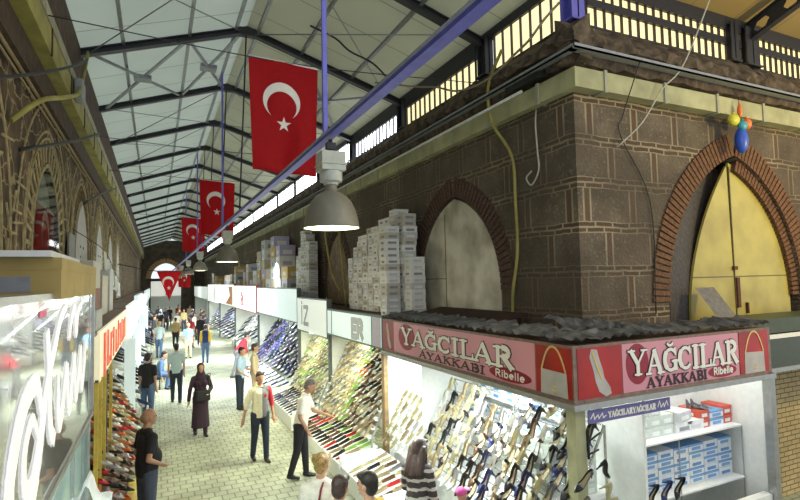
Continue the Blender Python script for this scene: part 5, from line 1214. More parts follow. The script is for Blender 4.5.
# cartons on the left roofs
cb = boxmesh('carton', .85, 2.2, .28, mat('brown_card', (0.40, 0.30, 0.10), .7, noise=.12, scale=4), M_LAB)
putbox(cb, (-1.0, 5.2, 3.42), 0, 'long brown carton lying on the roof of the near left shop', None, name='carton')
bm = bmesh.new(); bx(bm, -1.05, -.62, 4.0, 5.4, 0, .04); tag(finish(bm, 'paper_sheet', M_CARD, loc=(.0, 0, 3.70)), 'white paper lying on the long brown carton', 'paper')
for j, (y, x, z, m, lab, L, Wd, H) in enumerate([(8.3, -1.15, 2.96, M_CARD2, 'grey carton on the left roof beyond the brown carton, lower', .5, 1.4, .38), (8.4, -1.15, 3.345, M_CARD3, 'beige carton on top of the lower grey carton on the left', .5, 1.2, .35),
      (10.0, -1.15, 2.96, mat('red_brown_card', (.25, .09, .06), .7), 'red brown carton on the left roof behind the beige one', .5, 1.2, .5), (11.6, -1.15, 2.96, M_CARD3, 'tall beige carton on the left roof above the red sign', .5, 1.2, .75), (13.2, -1.15, 2.96, M_CARD2, 'last grey carton above the red lettered sign', .5, 1.0, .9), (10.0, -1.15, 3.465, M_CARD3, 'beige carton lying on the red brown carton', .5, 1.2, .45), (7.6, -0.9, 2.96, M_CARD2, 'flat grey crate right behind the large grey sign', .5, .8, .25)]):
    putbox(boxmesh('carton', L, Wd, H, m, M_LAB), (x, y, z), 0, lab, None, name='carton')
bm = bmesh.new(); bx(bm, 0, .03, -.35, .35, 0, 1.0); tag(finish(bm, 'leaning_board', mat('dark_board', (.2, .19, .18), .6), loc=(-1.40, 10.9, 3.45)), 'dark grey board leaning on the left wall above the cartons', 'board')
for i, (y, z, w, h) in enumerate([(12.5, 4.25, 1.1, .4), (13.8, 4.05, 1.1, .4), (15.1, 3.9, 1.1, .4), (16.6, 3.7, 1.4, .4)]):
    bm = bmesh.new(); n = 8; vs = []
    for k in range(n + 1):
        u = k / n; yy = w * u; zz = -.16 * u - .04 * math.sin(PI * u); xx = .04 * math.sin(9 * u + i)
        vs.append((bm.verts.new((xx, yy, zz)), bm.verts.new((xx + .02, yy, zz - h))))
    for k in range(n): bm.faces.new((vs[k][0], vs[k + 1][0], vs[k + 1][1], vs[k][1]))
    bmesh.ops.solidify(bm, geom=bm.faces[:], thickness=.006)
    tag(finish(bm, 'cloth_bag', M_WHITE, loc=(-1.0, y, z)), 'white cloth hanging over the left stalls, %s in the line' % ORD[i + 1], 'cloth', 'white cloths hung in a line')
bm = bmesh.new(); tube(bm, smoothpts([(-1.44, 11.5, 4.6), (-1.0, 12.5, 4.26), (-.98, 15, 3.92), (-.98, 18.2, 3.5), (-1.3, 19.5, 3.3)]), .008, 5); tag(finish(bm, 'clothes_line', M_BLACK), 'line holding the white cloths over the left stalls', 'wire')

# ------------------------------------------------------------------ flags
def star(cx, cy, r, rot=0): return [(cx + (r if k % 2 == 0 else r * .382) * math.sin(2 * PI * k / 10 + rot), cy + (r if k % 2 == 0 else r * .382) * math.cos(2 * PI * k / 10 + rot)) for k in range(10)]
def crescent(cx, cy, R, n=28):
    r = R * .80; d = R * .27
    x0 = (R * R + d * d - r * r) / (2 * d); y0 = math.sqrt(max(0, R * R - x0 * x0))
    th = math.atan2(y0, x0); ph = math.atan2(y0, x0 - d); A = []
    for k in range(n + 1):
        a = th + (2 * PI - 2 * th) * k / n; A.append((cx + R * math.cos(a), cy + R * math.sin(a)))
    for k in range(1, n):
        a = (2 * PI - ph) - (2 * PI - 2 * ph) * k / n; A.append((cx + d + r * math.cos(a), cy + r * math.sin(a)))
    return A
def flag(w, h, y, x, z, label, seed, tri=False, red=M_RED, wh=M_FLAGW, amp=1.0, name='flag', facing=None, emblem=1.0):
    """hangs in the x-z plane at y, top edge at z, left edge at x"""
    o = empty(name, (x, y, z)); tag(o, label, 'flag', None)
    rnd = random.Random(seed); p1, p2 = rnd.uniform(0, 6), rnd.uniform(0, 6)
    def F(u, v, off=0):
        d = amp * (.035 * math.sin(7 * u / w + p1 + 1.5 * v) + .02 * math.sin(13 * u / w + p2 - 2 * v)) * (0.25 + min(1, -v / h))
        sk = 0.03 * (-v) * (1 - 2 * u / w)
        if tri:
            k = max(.02, 1 + v / h); u = w / 2 + (u - w / 2) * k; sk = 0
        return Vector((u + sk, d + off, v - (0.05 * u / w if not tri else 0)))
    bm = bmesh.new(); nu, nv = 20, 26; g = [[bm.verts.new(F(w * i / nu, -h * j / nv)) for j in range(nv + 1)] for i in range(nu + 1)]
    for i in range(nu):
        for j in range(nv): bm.faces.new((g[i][j], g[i + 1][j], g[i + 1][j + 1], g[i][j + 1])).smooth = True
    bmesh.ops.solidify(bm, geom=bm.faces[:], thickness=.004); finish(bm, 'cloth', red, o)
    # emblem follows the folds of the cloth, subdivided so it bends along
    R = w * .27 * emblem; cy = -h * .36; cx = w * .46
    def rotp(pts, c):   # crescent opening turned towards the bottom
        a = -PI / 2 + .0
        return [(c[0] + (px - c[0]) * math.cos(a) - (py - c[1]) * math.sin(a), c[1] + (px - c[0]) * math.sin(a) + (py - c[1]) * math.cos(a)) for px, py in pts]
    for nm, pts in (('crescent', rotp(crescent(cx, cy, R), (cx, cy))), ('star', star(cx + .03 * w, cy - R * 1.22, R * .40))):
        bm = bmesh.new(); vs_ = [bm.verts.new((a, b, 0)) for a, b in pts]
        if nm == 'crescent':
            n_ = 28; A_ = vs_[:n_ + 1]; B_ = [vs_[n_]] + vs_[n_ + 1:] + [vs_[0]]; B_ = B_[::-1]
            for q in range(n_):
                fv = [A_[q], A_[q + 1], B_[q + 1], B_[q]]; fv = [v for i_, v in enumerate(fv) if v not in fv[:i_]]
                if len(fv) > 2: bm.faces.new(fv)
        else:
            c_ = bm.verts.new((cx + .03 * w, cy - R * 1.22, 0))
            for q in range(10): bm.faces.new((c_, vs_[q], vs_[(q + 1) % 10]))
        for s in range(1, 14):
            bmesh.ops.bisect_plane(bm, geom=bm.verts[:] + bm.edges[:] + bm.faces[:], plane_co=(w * s / 14, 0, 0), plane_no=(1, 0, 0))
        ob = bmesh.new()
        kk = (lambda b: 1.0) if not tri else (lambda b: max(.05, 1 + b / h))
        for v in bm.verts:
            q = F(w / 2 + (v.co.x - w / 2) / kk(v.co.y), v.co.y, -.009); v.co = q
        bmesh.ops.solidify(bm, geom=bm.faces[:], thickness=.003); finish(bm, nm, wh, o)
    bm = bmesh.new(); tube(bm, [F(0, 0.004), F(w, .004)], .012, 6); finish(bm, 'top_hem', wh if not tri else red, o)
    return o
flag(0.98, 1.58, 7.1, 1.13, 6.62, 'large red flag with white crescent and star, nearest of the hanging flags', 1)
flag(1.0, 1.62, 16.0, 1.13, 6.56, 'red crescent flag hanging behind the nearest one, second down the street', 2)
flag(1.0, 1.55, 25.0, 1.02, 6.52, 'red crescent flag third down the street, left of the second', 3)
flag(0.98, 1.25, 24.0, 0.02, 4.08, 'triangular red pennant with crescent and star, low over the street', 4, tri=True, emblem=.85)
flag(0.95, 1.3, 44.0, 1.55, 4.6, 'small red flag far down the street under the blue rail', 5, emblem=.9)
bm = bmesh.new(); tube(bm, smoothpts([(-1.46, 24.0, 4.4), (.0, 24, 4.085), (1.02, 24, 4.085), (4.95, 24, 4.5)]), .016, 5); tag(finish(bm, 'hanging_wire', M_STEEL), 'thin wire holding the triangular pennant', 'wire')
# added flag behind the left pointed window, its dim colour standing in for a reflection
f = flag(1.35, .95, 0, 0, 0, 'dull red crescent flag added behind the nearest left window glass as its reflection', 6, amp=.04, red=mat('flag_reflected', (0.45, 0.10, 0.08), .8), wh=mat('flag_reflected_white', (.6, .56, .5), .8), emblem=.8)
f.rotation_euler = (0, 0, PI / 2); f.location = (-1.47, 8.35, 4.68)

# ------------------------------------------------------------------ side street odds and ends
s3 = empty('shop_sign', (7.08, 4.3, 2.05)); tag(s3, 'dark green shop sign with a yellow emblem right of the corner stall', 'shop sign')
box('sign_box', (0, 0, 0.12), (2.6, .5, .58), mat('sign_green', (.045, .06, .04), .4), s3)
box('white_stripe', (0, -.01, .52), (2.6, .0, .58), M_LETW, s3); box('canopy', (0, -.02, .60), (2.6, .6, .80), mat('canopy_green', (.05, .07, .04), .5), s3); box('lower_rail', (0, -.02, .06), (2.6, .5, .12), M_ALU, s3)
box('logo_plate', (.16, -.008, .16), (.36, .0, .47), mat('plate_dark', (.10, .10, .05), .4), s3)
bm = bmesh.new(); lettering(bm, SAN, '6', lambda u, v, w: (u, -.010 - w, v), .215, .31, .09, .12, .022, 0); stroke_geo(bm, lambda u, v, w: (u, -.010 - w, v), [(.20, .26), (.32, .26)], .02, .002, 0); stroke_geo(bm, lambda u, v, w: (u, -.010 - w, v), [(.20, .21), (.32, .21)], .015, .002, 0)
finish(bm, 'emblem', mat('emblem_yellow', (.62, .6, .15), .5), s3)
struct(box('trim_90', (7.02, 4.90, 0), (12, 4.99, 2.6), M_LAMPBRICK))
def blob_bag(name, c, r, m, label, cat, seed, knot=True):
    rnd = random.Random(seed); bm = bmesh.new(); bmesh.ops.create_icosphere(bm, subdivisions=3, radius=1)
    for v in bm.verts:
        n = v.co.normalized(); k = 1 + .12 * math.sin(5 * n.x + seed) * math.cos(4 * n.z) + rnd.uniform(-.03, .03)
        v.co = Vector((n.x * r[0] * k, n.y * r[1] * k, n.z * r[2] * k * (1 if n.z < .5 else 1.1)))
    for f_ in bm.faces: f_.smooth = True
    if knot: lathe(bm, [(.02, r[2] * .95), (.015, r[2] * 1.1), (.05, r[2] * 1.3)], n=8)
    return tag(finish(bm, name, m, loc=c), label, cat)
blob_bag('plastic_bag', (7.62, 4.55, 1.86), (.48, .12, .09), mat('purple_plastic', (.07, .04, .22), .25), 'shiny purple plastic bundle hanging below the dark green sign', 'bundle', 2, False)
# person with green shirt glimpsed behind the right post is built with the people below
bl = empty('balloon_bunch', (8.03, 4.74, 5.72)); tag(bl, 'bunch of blue, yellow and orange balloons hanging from the cream duct over the arch', 'balloons')
for nm, c, r, col in (('balloon', (0, 0, -.22), (.10, .09, .20), (.03, .10, .55)), ('balloon', (-.16, 0, .08), (.11, .07, .09), (.62, .60, .05)), ('balloon', (.15, 0, .05), (.08, .07, .09), (.75, .18, .03)), ('balloon', (0, -.03, .0), (.08, .06, .08), (.05, .35, .45)), ('balloon', (.0, 0, .24), (.035, .035, .10), (.75, .15, .03))):
    bm = bmesh.new(); bmesh.ops.create_uvsphere(bm, u_segments=16, v_segments=10, radius=1, matrix=Matrix.Translation(c) @ Matrix.Diagonal((*r, 1)))
    lathe(bm, [(.0, -.02), (.018, 0), (.006, .02)], (c[0], c[1], c[2] + r[2] + .01), 8)
    finish(bm, nm, mat('balloon_%s' % str(col[0])[2:], col, .35), bl, True)
bm = bmesh.new(); tube(bm, [(0, 0, .3), (0.02, .02, .46)], .004, 5); finish(bm, 'string', M_BLACK, bl)

# ------------------------------------------------------------------ people
SKIN = mat('skin', (0.48, 0.27, 0.17), 0.55, noise=0.05); SKIN2 = mat('skin_tanned', (0.38, 0.20, 0.12), 0.55, noise=0.05)
HAIRK = mat('hair_black', (0.012, 0.009, 0.008), 0.5, noise=0.4, scale=60, bump=.4); HAIRB = mat('hair_blond', (0.34, 0.22, 0.07), 0.5, noise=0.5, scale=60, bump=.5)
HAIRG = mat('hair_grey', (0.16, 0.14, 0.12), 0.6, noise=0.4, scale=60); HAIRR = mat('hair_thin', (0.30, 0.17, 0.09), 0.6, noise=0.3, scale=60); HAIRD = mat('hair_brown', (0.035, 0.018, 0.012), 0.45, noise=0.5, scale=60, bump=.5)
M_EYE = mat('eye_dark', (0.015, 0.01, 0.01), 0.2); M_LIP = mat('lip', (0.32, 0.10, 0.08), 0.5); M_SHOEK = mat('shoe_black', (0.015, 0.013, 0.012), 0.4)
def capsule(bm, p, q, r1, r2, flat=None, n=12):
    """tapered limb; flat=(axis, factor) stretches the section along one axis"""
    p = Vector(p); q = Vector(q); d = q - p; L = max(d.length, 1e-4); d = d / L
    if d.length < .5: d = Vector((0, 0, 1))
    a, b = frame_of(d)
    if flat:
        fa = Vector(flat[0]); fa = fa - d * fa.dot(d)
        if fa.length > .1: a = fa.normalized(); b = d.cross(a)
    fl = flat[1] if flat else 1
    rings = []
    st = [(-math.cos(t), math.sin(t), 0) for t in (PI * .14, PI * .28, PI * .42)] + [(0, 1, 0)] + [(0, 1, 1)] + [(math.cos(t), math.sin(t), 1) for t in (PI * .42, PI * .28, PI * .14)]
    for (o, s, e) in st:
        c = (q if e else p); r = r2 if e else r1
        rings.append([bm.verts.new(c + d * o * r + (a * math.cos(2 * PI * k / n) * fl + b * math.sin(2 * PI * k / n)) * r * s) for k in range(n)])
    for i in range(len(rings) - 1):
        for k in range(n): bm.faces.new((rings[i][k], rings[i][(k + 1) % n], rings[i + 1][(k + 1) % n], rings[i + 1][k]))
    bm.faces.new(rings[0][::-1]); bm.faces.new(rings[-1])
def ellipsoid(bm, c, r, R=None):
    mt = Matrix.Translation(c) @ (R.to_4x4() if R else Matrix()) @ Matrix.Diagonal((*r, 1))
    bmesh.ops.create_uvsphere(bm, u_segments=16, v_segments=12, radius=1, matrix=mt)
def fuse(bm, name, m, parent, vox, smooth=4):
    me = bpy.data.meshes.new(name); bm.to_mesh(me); bm.free()
    o = bpy.data.objects.new(name, me); COL.objects.link(o)
    r = o.modifiers.new('r', 'REMESH'); r.mode = 'VOXEL'; r.voxel_size = vox; r.use_smooth_shade = True
    s = o.modifiers.new('s', 'SMOOTH'); s.iterations = smooth; s.factor = .5
    bake(o)
    o.data.materials.clear(); 
    for mm in (m if isinstance(m, (list, tuple)) else [m]): o.data.materials.append(mm)
    for p in o.data.polygons: p.use_smooth = True
    if parent: o.parent = parent
    return o
def person(label, loc, face, H=1.74, top=None, legs=None, hair=HAIRK, skin=SKIN, arms=None, lean=0, stride=0, sleeve=.5, skirt=False, coat=0, female=False, vox=.016, head=(0, 0), crouch=0,
           hairstyle='short', shoes=M_SHOEK, fat=1.0, group=None, split=None, extra=None, hips=0, detail=True):
    """face: direction (degrees, 0 = towards -y i.e. the camera end, 90 = +x) the person looks; arms: ((upper dir),(fore dir)) left,right in local axes (forward = -y)"""
    s = H / 1.75
    o = empty('person', loc, math.radians(face)); o['label'] = label; o['category'] = 'person'
    if group: o['group'] = group
    L = math.radians(lean); hz = .93
    legsj = {}
    low = 0
    for sx in (-1, 1):
        hip = Vector((sx * .09, 0, hz)); st = stride * sx
        if crouch: th = Vector((sx * .25, -1, .02 if crouch > .9 else -.45)).normalized(); sh = Vector((0, .15, -1)).normalized()
        else: th = Vector((sx * .02, -math.sin(st), -math.cos(st))); sh = Vector((0, -math.sin(st) * .6 + (.25 if st < 0 else 0), -1)).normalized()
        kn = hip + th * .43; an = kn + sh * .41; legsj[sx] = (hip, kn, an); low = min(low, an.z - .09) if crouch or True else 0
    low = min(l[2].z for l in legsj.values()) - .085
    def T(v): v = Vector(v); v.z -= low; return v * s
    def up(v):   # upper body points lean forward about the hips
        v = Vector(v); z = v.z - hz; y = v.y; v.y = y * math.cos(L) - z * math.sin(L); v.z = hz + z * math.cos(L) + y * math.sin(L); return T(v)
    RL = Matrix.Rotation(L, 3, 'X')
    fw = .92 if female else 1.0
    shx = .175 * fw
    HR = Matrix.Rotation(math.radians(head[1]), 3, 'Z') @ Matrix.Rotation(L * .5 + math.radians(head[0]), 3, 'X')
    nb = up((0, 0, 1.47)); hc = nb + (HR @ Vector((0, -.02, .165))) * s
    def hp(v): return hc + (HR @ Vector(v)) * s
    arms = arms or (((-.12, .05, -1), (-.02, -.18, -1)), ((.12, .05, -1), (.02, -.18, -1)))
    AJ = {}
    for sx, (ud, fd) in zip((-1, 1), arms):
        sh = up((sx * shx, .0, 1.40)); u = (RL @ Vector(ud).normalized()) if False else Vector(ud).normalized()
        el = sh + u * .285 * s; wr = el + Vector(fd).normalized() * .25 * s; AJ[sx] = (sh, el, wr, Vector(fd).normalized())
    X = (1, 0, 0)
    def torso(bm, e):
        capsule(bm, up((0, 0, 1.02)), up((0, .0, 1.14)), (.115 * fat + e) * s, (.105 * fat + e) * s, (X, 1.25))
        capsule(bm, up((0, -.01 * fat, 1.12)), up((0, 0, 1.33)), (.105 * fat + e) * s, (.112 + e) * s, (X, 1.36 * fw))
        capsule(bm, up((-shx * .86, 0, 1.40)), up((shx * .86, 0, 1.40)), (.058 + e) * s, (.058 + e) * s)
        if female:
            for sx in (-1, 1): ellipsoid(bm, up((sx * .075, -.085, 1.27)), ((.065 + e) * s,) * 3)
        if fat > 1.05: ellipsoid(bm, up((0, -.06, 1.10)), ((.15 + e) * s, (.12 + e) * s, (.15 + e) * s))
    def pelvis(bm, e):
        capsule(bm, T((0, .01, .92)), up((0, .0, 1.02)), (.115 * (1.06 if female else 1) + e) * s, (.105 + e) * s, (X, 1.35))
    def leg(bm, sx, e, k0=0.0, k1=1.0):
        hip, kn, an = legsj[sx]
        capsule(bm, T(hip), T(kn), (.088 + e) * s, (.056 + e) * s); capsule(bm, T(kn), T(kn + (an - kn) * k1), (.056 + e) * s, (.056 + (.038 - .056) * k1 + e * 1.1) * s)
    # body -----------------------------------------------------
    bm = bmesh.new(); torso(bm, -.012); pelvis(bm, -.012)
    for sx in (-1, 1):
        leg(bm, sx, -.008); hip, kn, an = legsj[sx]
        capsule(bm, T(an + Vector((0, .02, -.045))), T(an + Vector((0, -.13, -.06))), .034 * s, .028 * s, (X, 1.2))
        sh, el, wr, fd = AJ[sx]
        capsule(bm, sh, el, .046 * s, .037 * s); capsule(bm, el, wr, .037 * s, .026 * s)
        # hand: palm, four fingers, thumb
        side = Vector((0, 0, 1)).cross(fd)
        side = side.normalized() if side.length > .2 else Vector((0, -1, 0))
        nrm = fd.cross(side).normalized(); pm = wr + fd * .085 * s
        capsule(bm, wr + fd * .02 * s, pm, .026 * s, .030 * s, (side, 1.35))
        if vox < .017:
            for q, (o_, ln) in enumerate(((-.030, .065), (-.010, .078), (.010, .073), (.029, .056))):
                b0 = pm + side * o_ * s + fd * .01 * s; m_ = b0 + (fd * .55 * ln + nrm * .008) * s; capsule(bm, b0, m_, .0095 * s, .0088 * s, n=8); capsule(bm, m_, m_ + (fd * .8 + nrm * .5).normalized() * ln * .5 * s, .0088 * s, .0075 * s, n=8)
            tb = wr + fd * .035 * s - side * .03 * s; capsule(bm, tb, tb + (fd * .6 - side * .75).normalized() * .055 * s, .012 * s, .009 * s, n=8)
        else: capsule(bm, pm, pm + (fd + nrm * .3).normalized() * .06 * s, .024 * s, .014 * s, (side, 1.5))
    capsule(bm, up((0, .005, 1.42)), hp((0, .015, -.07)), .056 * s, .050 * s)
    ellipsoid(bm, hp((0, 0, .02)), (.074 * s, .094 * s, .095 * s), HR); ellipsoid(bm, hp((0, -.022, -.045)), (.056 * s, .066 * s, .068 * s), HR)
    capsule(bm, hp((0, -.088, .012)), hp((0, -.108, -.022)), .010 * s, .014 * s, n=8); capsule(bm, hp((-.035, -.078, .032)), hp((.035, -.078, .032)), .013 * s, .013 * s, n=8)
    ellipsoid(bm, hp((0, -.075, -.088)), (.024 * s, .02 * s, .018 * s), HR)
    for sx in (-1, 1): ellipsoid(bm, hp((sx * .076, .012, -.005)), (.012 * s, .02 * s, .032 * s), HR)
    body = fuse(bm, 'body', skin, o, min(vox, .014) if detail else vox, 3)
    if detail:
        for sx in (-1, 1):
            bm = bmesh.new(); ellipsoid(bm, hp((sx * .030, -.084, .010)), (.013 * s, .008 * s, .007 * s), HR); finish(bm, 'eye', M_EYE, o, True)
        bm = bmesh.new(); capsule(bm, hp((-.02, -.087, -.052)), hp((.02, -.087, -.052)), .006 * s, .006 * s, n=8); finish(bm, 'mouth', M_LIP, o, True)
    # hair ----------------------------------------------------
    if hairstyle != 'none':
        bm = bmesh.new()
        if hairstyle in ('short', 'bun', 'long'):
            ellipsoid(bm, hp((0, .022, .045)), (.083 * s, .092 * s, .086 * s), HR); ellipsoid(bm, hp((0, .045, -.01)), (.074 * s, .066 * s, .085 * s), HR)
            capsule(bm, hp((-.05, -.062, .085)), hp((.05, -.062, .085)), .024 * s, .024 * s)
        if hairstyle == 'bun':
            for q in range(7): ellipsoid(bm, hp((.045 * math.cos(q * .9), .115 + .02 * math.sin(q * 2), .06 + .045 * math.sin(q * .9))), (.034 * s, .03 * s, .03 * s))
        if hairstyle == 'long':
            for q in range(9):
                x = -.085 + .021 * q; capsule(bm, hp((x, .05, .0)), hp((x * 1.35, .085 + .015 * math.sin(q * 2.1), -.30 + .03 * math.sin(q * 3))), .036 * s, .028 * s)
            for sx in (-1, 1): capsule(bm, hp((sx * .075, -.01, .02)), hp((sx * .105, -.01, -.22)), .028 * s, .026 * s)
        if hairstyle == 'balding':
            ellipsoid(bm, hp((0, .045, -.005)), (.081 * s, .066 * s, .068 * s), HR)
        if hairstyle == 'scarf':
            ellipsoid(bm, hp((0, .018, .022)), (.092 * s, .10 * s, .115 * s), HR); capsule(bm, hp((0, .0, -.08)), up((0, -.01, 1.40)), .075 * s, .12 * s, (X, 1.2))
            bmx = None
        if hairstyle == 'cap':
            ellipsoid(bm, hp((0, .015, .055)), (.086 * s, .098 * s, .078 * s), HR); ellipsoid(bm, hp((0, -.11, .06)), (.06 * s, .06 * s, .012 * s), HR)
        h = fuse(bm, 'headscarf' if hairstyle == 'scarf' else 'cap' if hairstyle == 'cap' else 'hair', hair, o, min(vox, .014), 2)
        if hairstyle == 'scarf':   # face showing in the opening of the scarf
            bm = bmesh.new(); ellipsoid(bm, hp((0, -.052, -.005)), (.050 * s, .055 * s, .075 * s), HR); capsule(bm, hp((0, -.10, .012)), hp((0, -.112, -.018)), .008 * s, .011 * s, n=8)
            for v in bm.verts: pass
            fuse(bm, 'face', skin, o, .01, 1)
    # top -----------------------------------------------------
    if top:
        mats = top if isinstance(top, (list, tuple)) else [top]
        bm = bmesh.new(); torso(bm, .010)
        capsule(bm, T((0, .005, .93 - .02)), up((0, 0, 1.05)), (.122 * (1.05 if female else 1) + .008) * s, (.112 * fat + .012) * s, (X, 1.34))
        capsule(bm, up((-.05, .01, 1.45)), up((.05, .01, 1.45)), .062 * s, .062 * s)
        for sx in (-1, 1):
            sh, el, wr, fd = AJ[sx]
            if sleeve <= .5: capsule(bm, sh, sh + (el - sh) * max(.05, sleeve * 1.6), .064 * s, .058 * s)
            else: capsule(bm, sh, el, .062 * s, .052 * s); capsule(bm, el, el + (wr - el) * min(1, (sleeve - .5) * 2), .052 * s, .042 * s)
        if coat: # long coat / skirt part of the top
            capsule(bm, T((0, .0, .92)), T((0, .0, .93 - coat)), .135 * s, .175 * s, (X, 1.25))
        zl = T((0, 0, .93 - coat if coat else .87)).z
        for v in bm.verts: v.co.z = max(v.co.z, zl)
        t = fuse(bm, 'top' if not coat else 'coat', mats, o, vox, 4)
        if split:
            for p in t.data.polygons: p.material_index = split(p.center / s)
        if not coat:
            bm = bmesh.new(); a_ = [hp((0, 0, 0))]
            n_ = 18; rr = [up((.058 * math.cos(2 * PI * k / n_), -.002 + .058 * math.sin(2 * PI * k / n_), 1.478)) for k in range(n_ + 1)]
            tube(bm, rr, .010 * s, 6); finish(bm, 'collar', mats[0], o)
    # legs ----------------------------------------------------
    if legs:
        bm = bmesh.new(); pelvis(bm, .010)
        for sx in (-1, 1): leg(bm, sx, .014)
        if skirt: capsule(bm, T((0, 0, .9)), T((0, 0, .28)), .13 * s, .19 * s, (X, 1.2))
        fuse(bm, 'trousers' if not skirt else 'skirt', legs, o, vox, 3)
    for sx in (-1, 1):
        hip, kn, an = legsj[sx]
        bm = bmesh.new(); capsule(bm, T(an + Vector((0, .025, -.035))), T(an + Vector((0, -.05, -.045))), .046 * s, .042 * s); capsule(bm, T(an + Vector((0, -.04, -.052))), T(an + Vector((sx * .01, -.145, -.062))), .040 * s, .030 * s, (X, 1.25))
        for v in bm.verts: v.co.z = max(v.co.z, T(an).z - .085 * s)
        fuse(bm, 'shoe', shoes, o, .012, 1)
    if extra: extra(o, dict(up=up, T=T, hp=hp, AJ=AJ, s=s))
    return o
def cloth(n, c, r=.85): return mat('cloth_' + n, c, r, noise=.10, scale=30)
C_WHITE = cloth('white', (.72, .70, .60)); C_CREAMY = cloth('creamy', (.70, .66, .44)); C_GREYC = cloth('grey', (.13, .13, .14)); C_REDC = cloth('red', (.45, .02, .04)); C_BLACK = cloth('black', (.012, .011, .013)); C_JEAN = cloth('dark_jeans', (.02, .028, .05)); C_BJEAN = cloth('blue_jeans', (.08, .14, .26))
C_PLUM = cloth('plum', (.035, .016, .032)); C_AQUA = cloth('aqua', (.42, .52, .53)); C_SKY = cloth('sky', (.20, .42, .62)); C_PBLUE = cloth('pale_blue', (.34, .48, .66)); C_BEIGE = cloth('beige', (.55, .45, .30)); C_KHAKI = cloth('khaki', (.48, .44, .28)); C_NAVY = cloth('navy', (.02, .03, .10)); C_YELLOW = cloth('yellow', (.70, .45, .04)); C_PINK = cloth('pink', (.62, .10, .30)); C_STR1 = cloth('stripe_dark', (.05, .04, .04)); C_STR2 = cloth('stripe_light', (.50, .48, .44)); C_GREEN = cloth('green', (.08, .42, .22)); C_GREYB = cloth('greyblue', (.05, .06, .09)); C_OCHRE = cloth('ochre', (.35, .28, .12))
# face angle: 0 looks towards the camera (-y), 180 down the street, 90 towards +x, -90 towards -x
def ex_man1(o, d):
    bm = bmesh.new(); p = d['up']((.07, -.135, 1.30)); ellipsoid(bm, p, (.028, .008, .032)); b = finish(bm, 'chest_badge', C_REDC, o, True)
person('man in white shirt with grey front and red shoulder, walking towards the camera', (1.87, 10.55, 0), 8, 1.74, [C_CREAMY, C_GREYC, C_REDC], C_JEAN, sleeve=.62, hairstyle='short', stride=.10, skin=SKIN2,
       split=lambda c: 2 if c.x > .155 else (1 if c.x > .01 and c.y < .05 else 0), extra=ex_man1, vox=.013,
       arms=(((-.35, .05, -1), (-.25, -.1, -1)), ((.25, .1, -1), (.05, -.3, -1))))
person('man in white short-sleeved shirt and black trousers reaching over the shoe trough', (2.36, 9.30, 0), 62, 1.78, C_WHITE, C_BLACK, hair=HAIRG, sleeve=.42, lean=10, stride=.10, head=(18, 0), skin=SKIN2, vox=.013,
       arms=(((-.10, .15, -1), (.05, -.5, -.9)), ((.0, -.45, -1), (.1, -.95, -.35))))
def bag_extra(o, d):
    wr = d['AJ'][-1][2]
    bm = bmesh.new(); bx(bm, -.15, .15, -.05, .05, -.12, .12); b = finish(bm, 'handbag', M_BLACK, o, loc=(0.02, -.24, .95), bevel=.02)
    bm = bmesh.new(); tube(bm, smoothpts([(-.12, 0, .12), (-.1, .04, .3), (.16, .12, .48), (.14, .06, .3), (.12, 0, .12)]), .008, 6); finish(bm, 'strap', M_BLACK, b)
person('woman in dark plum headscarf and long dark coat, walking towards the camera', (0.95, 13.0, 0), 5, 1.66, C_PLUM, C_PLUM, hair=C_PLUM, hairstyle='scarf', female=True, coat=.72, sleeve=.98, stride=.12, extra=bag_extra, vox=.014,
       arms=(((-.3, 0, -1), (-.12, -.1, -1)), ((.35, .05, -1), (-.35, -.75, -.25))))
person('man in pale aqua t-shirt and dark jeans seen from behind in mid-street', (0.56, 16.9, 0), 178, 1.76, C_AQUA, C_JEAN, sleeve=.4, stride=.16, vox=.018, detail=False)
person('balding man in black t-shirt and jeans standing at the left stall, hand on hip', (-.10, 8.05, 0), 115, 1.80, C_BLACK, C_GREYB, hair=HAIRR, hairstyle='balding', sleeve=.38, skin=SKIN2, fat=1.15, vox=.014,
       arms=(((-.45, .45, -1), (.35, -.75, -.45)), ((.3, .1, -1), (0, -.35, -.9))))
person('man in black t-shirt and blue jeans standing by the left shoe rack', (-.18, 14.9, 0), 150, 1.76, C_BLACK, C_BJEAN, sleeve=.4, vox=.018, detail=False)
person('man in blue shirt and dark trousers facing the dark shoes display', (2.13, 15.1, 0), 60, 1.72, C_PBLUE, C_JEAN, sleeve=.45, vox=.018, lean=4, detail=False, arms=(((-.1, 0, -1), (.1, -.8, -.5)), ((.1, -.2, -1), (0, -.9, -.3))))
person('person in beige top beside the man in the blue shirt', (2.56, 15.3, 0), 80, 1.76, C_BEIGE, C_BEIGE, sleeve=.9, vox=.018, detail=False, hair=HAIRD)
def strap(o, d):
    bm = bmesh.new(); s = d['s']; tube(bm, [d['up'](( .05, .125, 1.05)), d['up']((.03, .14, 1.25)), d['up']((.0, .12, 1.42)), d['up']((-.03, .06, 1.475))], .012, 6); finish(bm, 'strap', cloth('maroon', (.18, .02, .03)), o)
person('woman in white top with curly blond hair tied up, bottom of the picture', (1.56, 5.35, 0), 165, 1.70, C_WHITE, C_JEAN, hair=HAIRB, hairstyle='bun', female=True, sleeve=.42, head=(10, -30), extra=strap, vox=.014)
person('dark-haired boy in white beside the blond woman, bottom of the picture', (1.53, 4.66, 0), 140, 1.70, C_WHITE, C_JEAN, hair=HAIRD, sleeve=.4, head=(10, 0), vox=.014)
person('dark-haired man in yellow and white shirt, bottom of the picture', (1.79, 4.55, 0), 215, 1.73, [C_WHITE, C_YELLOW], C_JEAN, hair=HAIRK, sleeve=.4, vox=.014, split=lambda c: 1 if c.x < -.02 and c.z > 1.2 else 0)
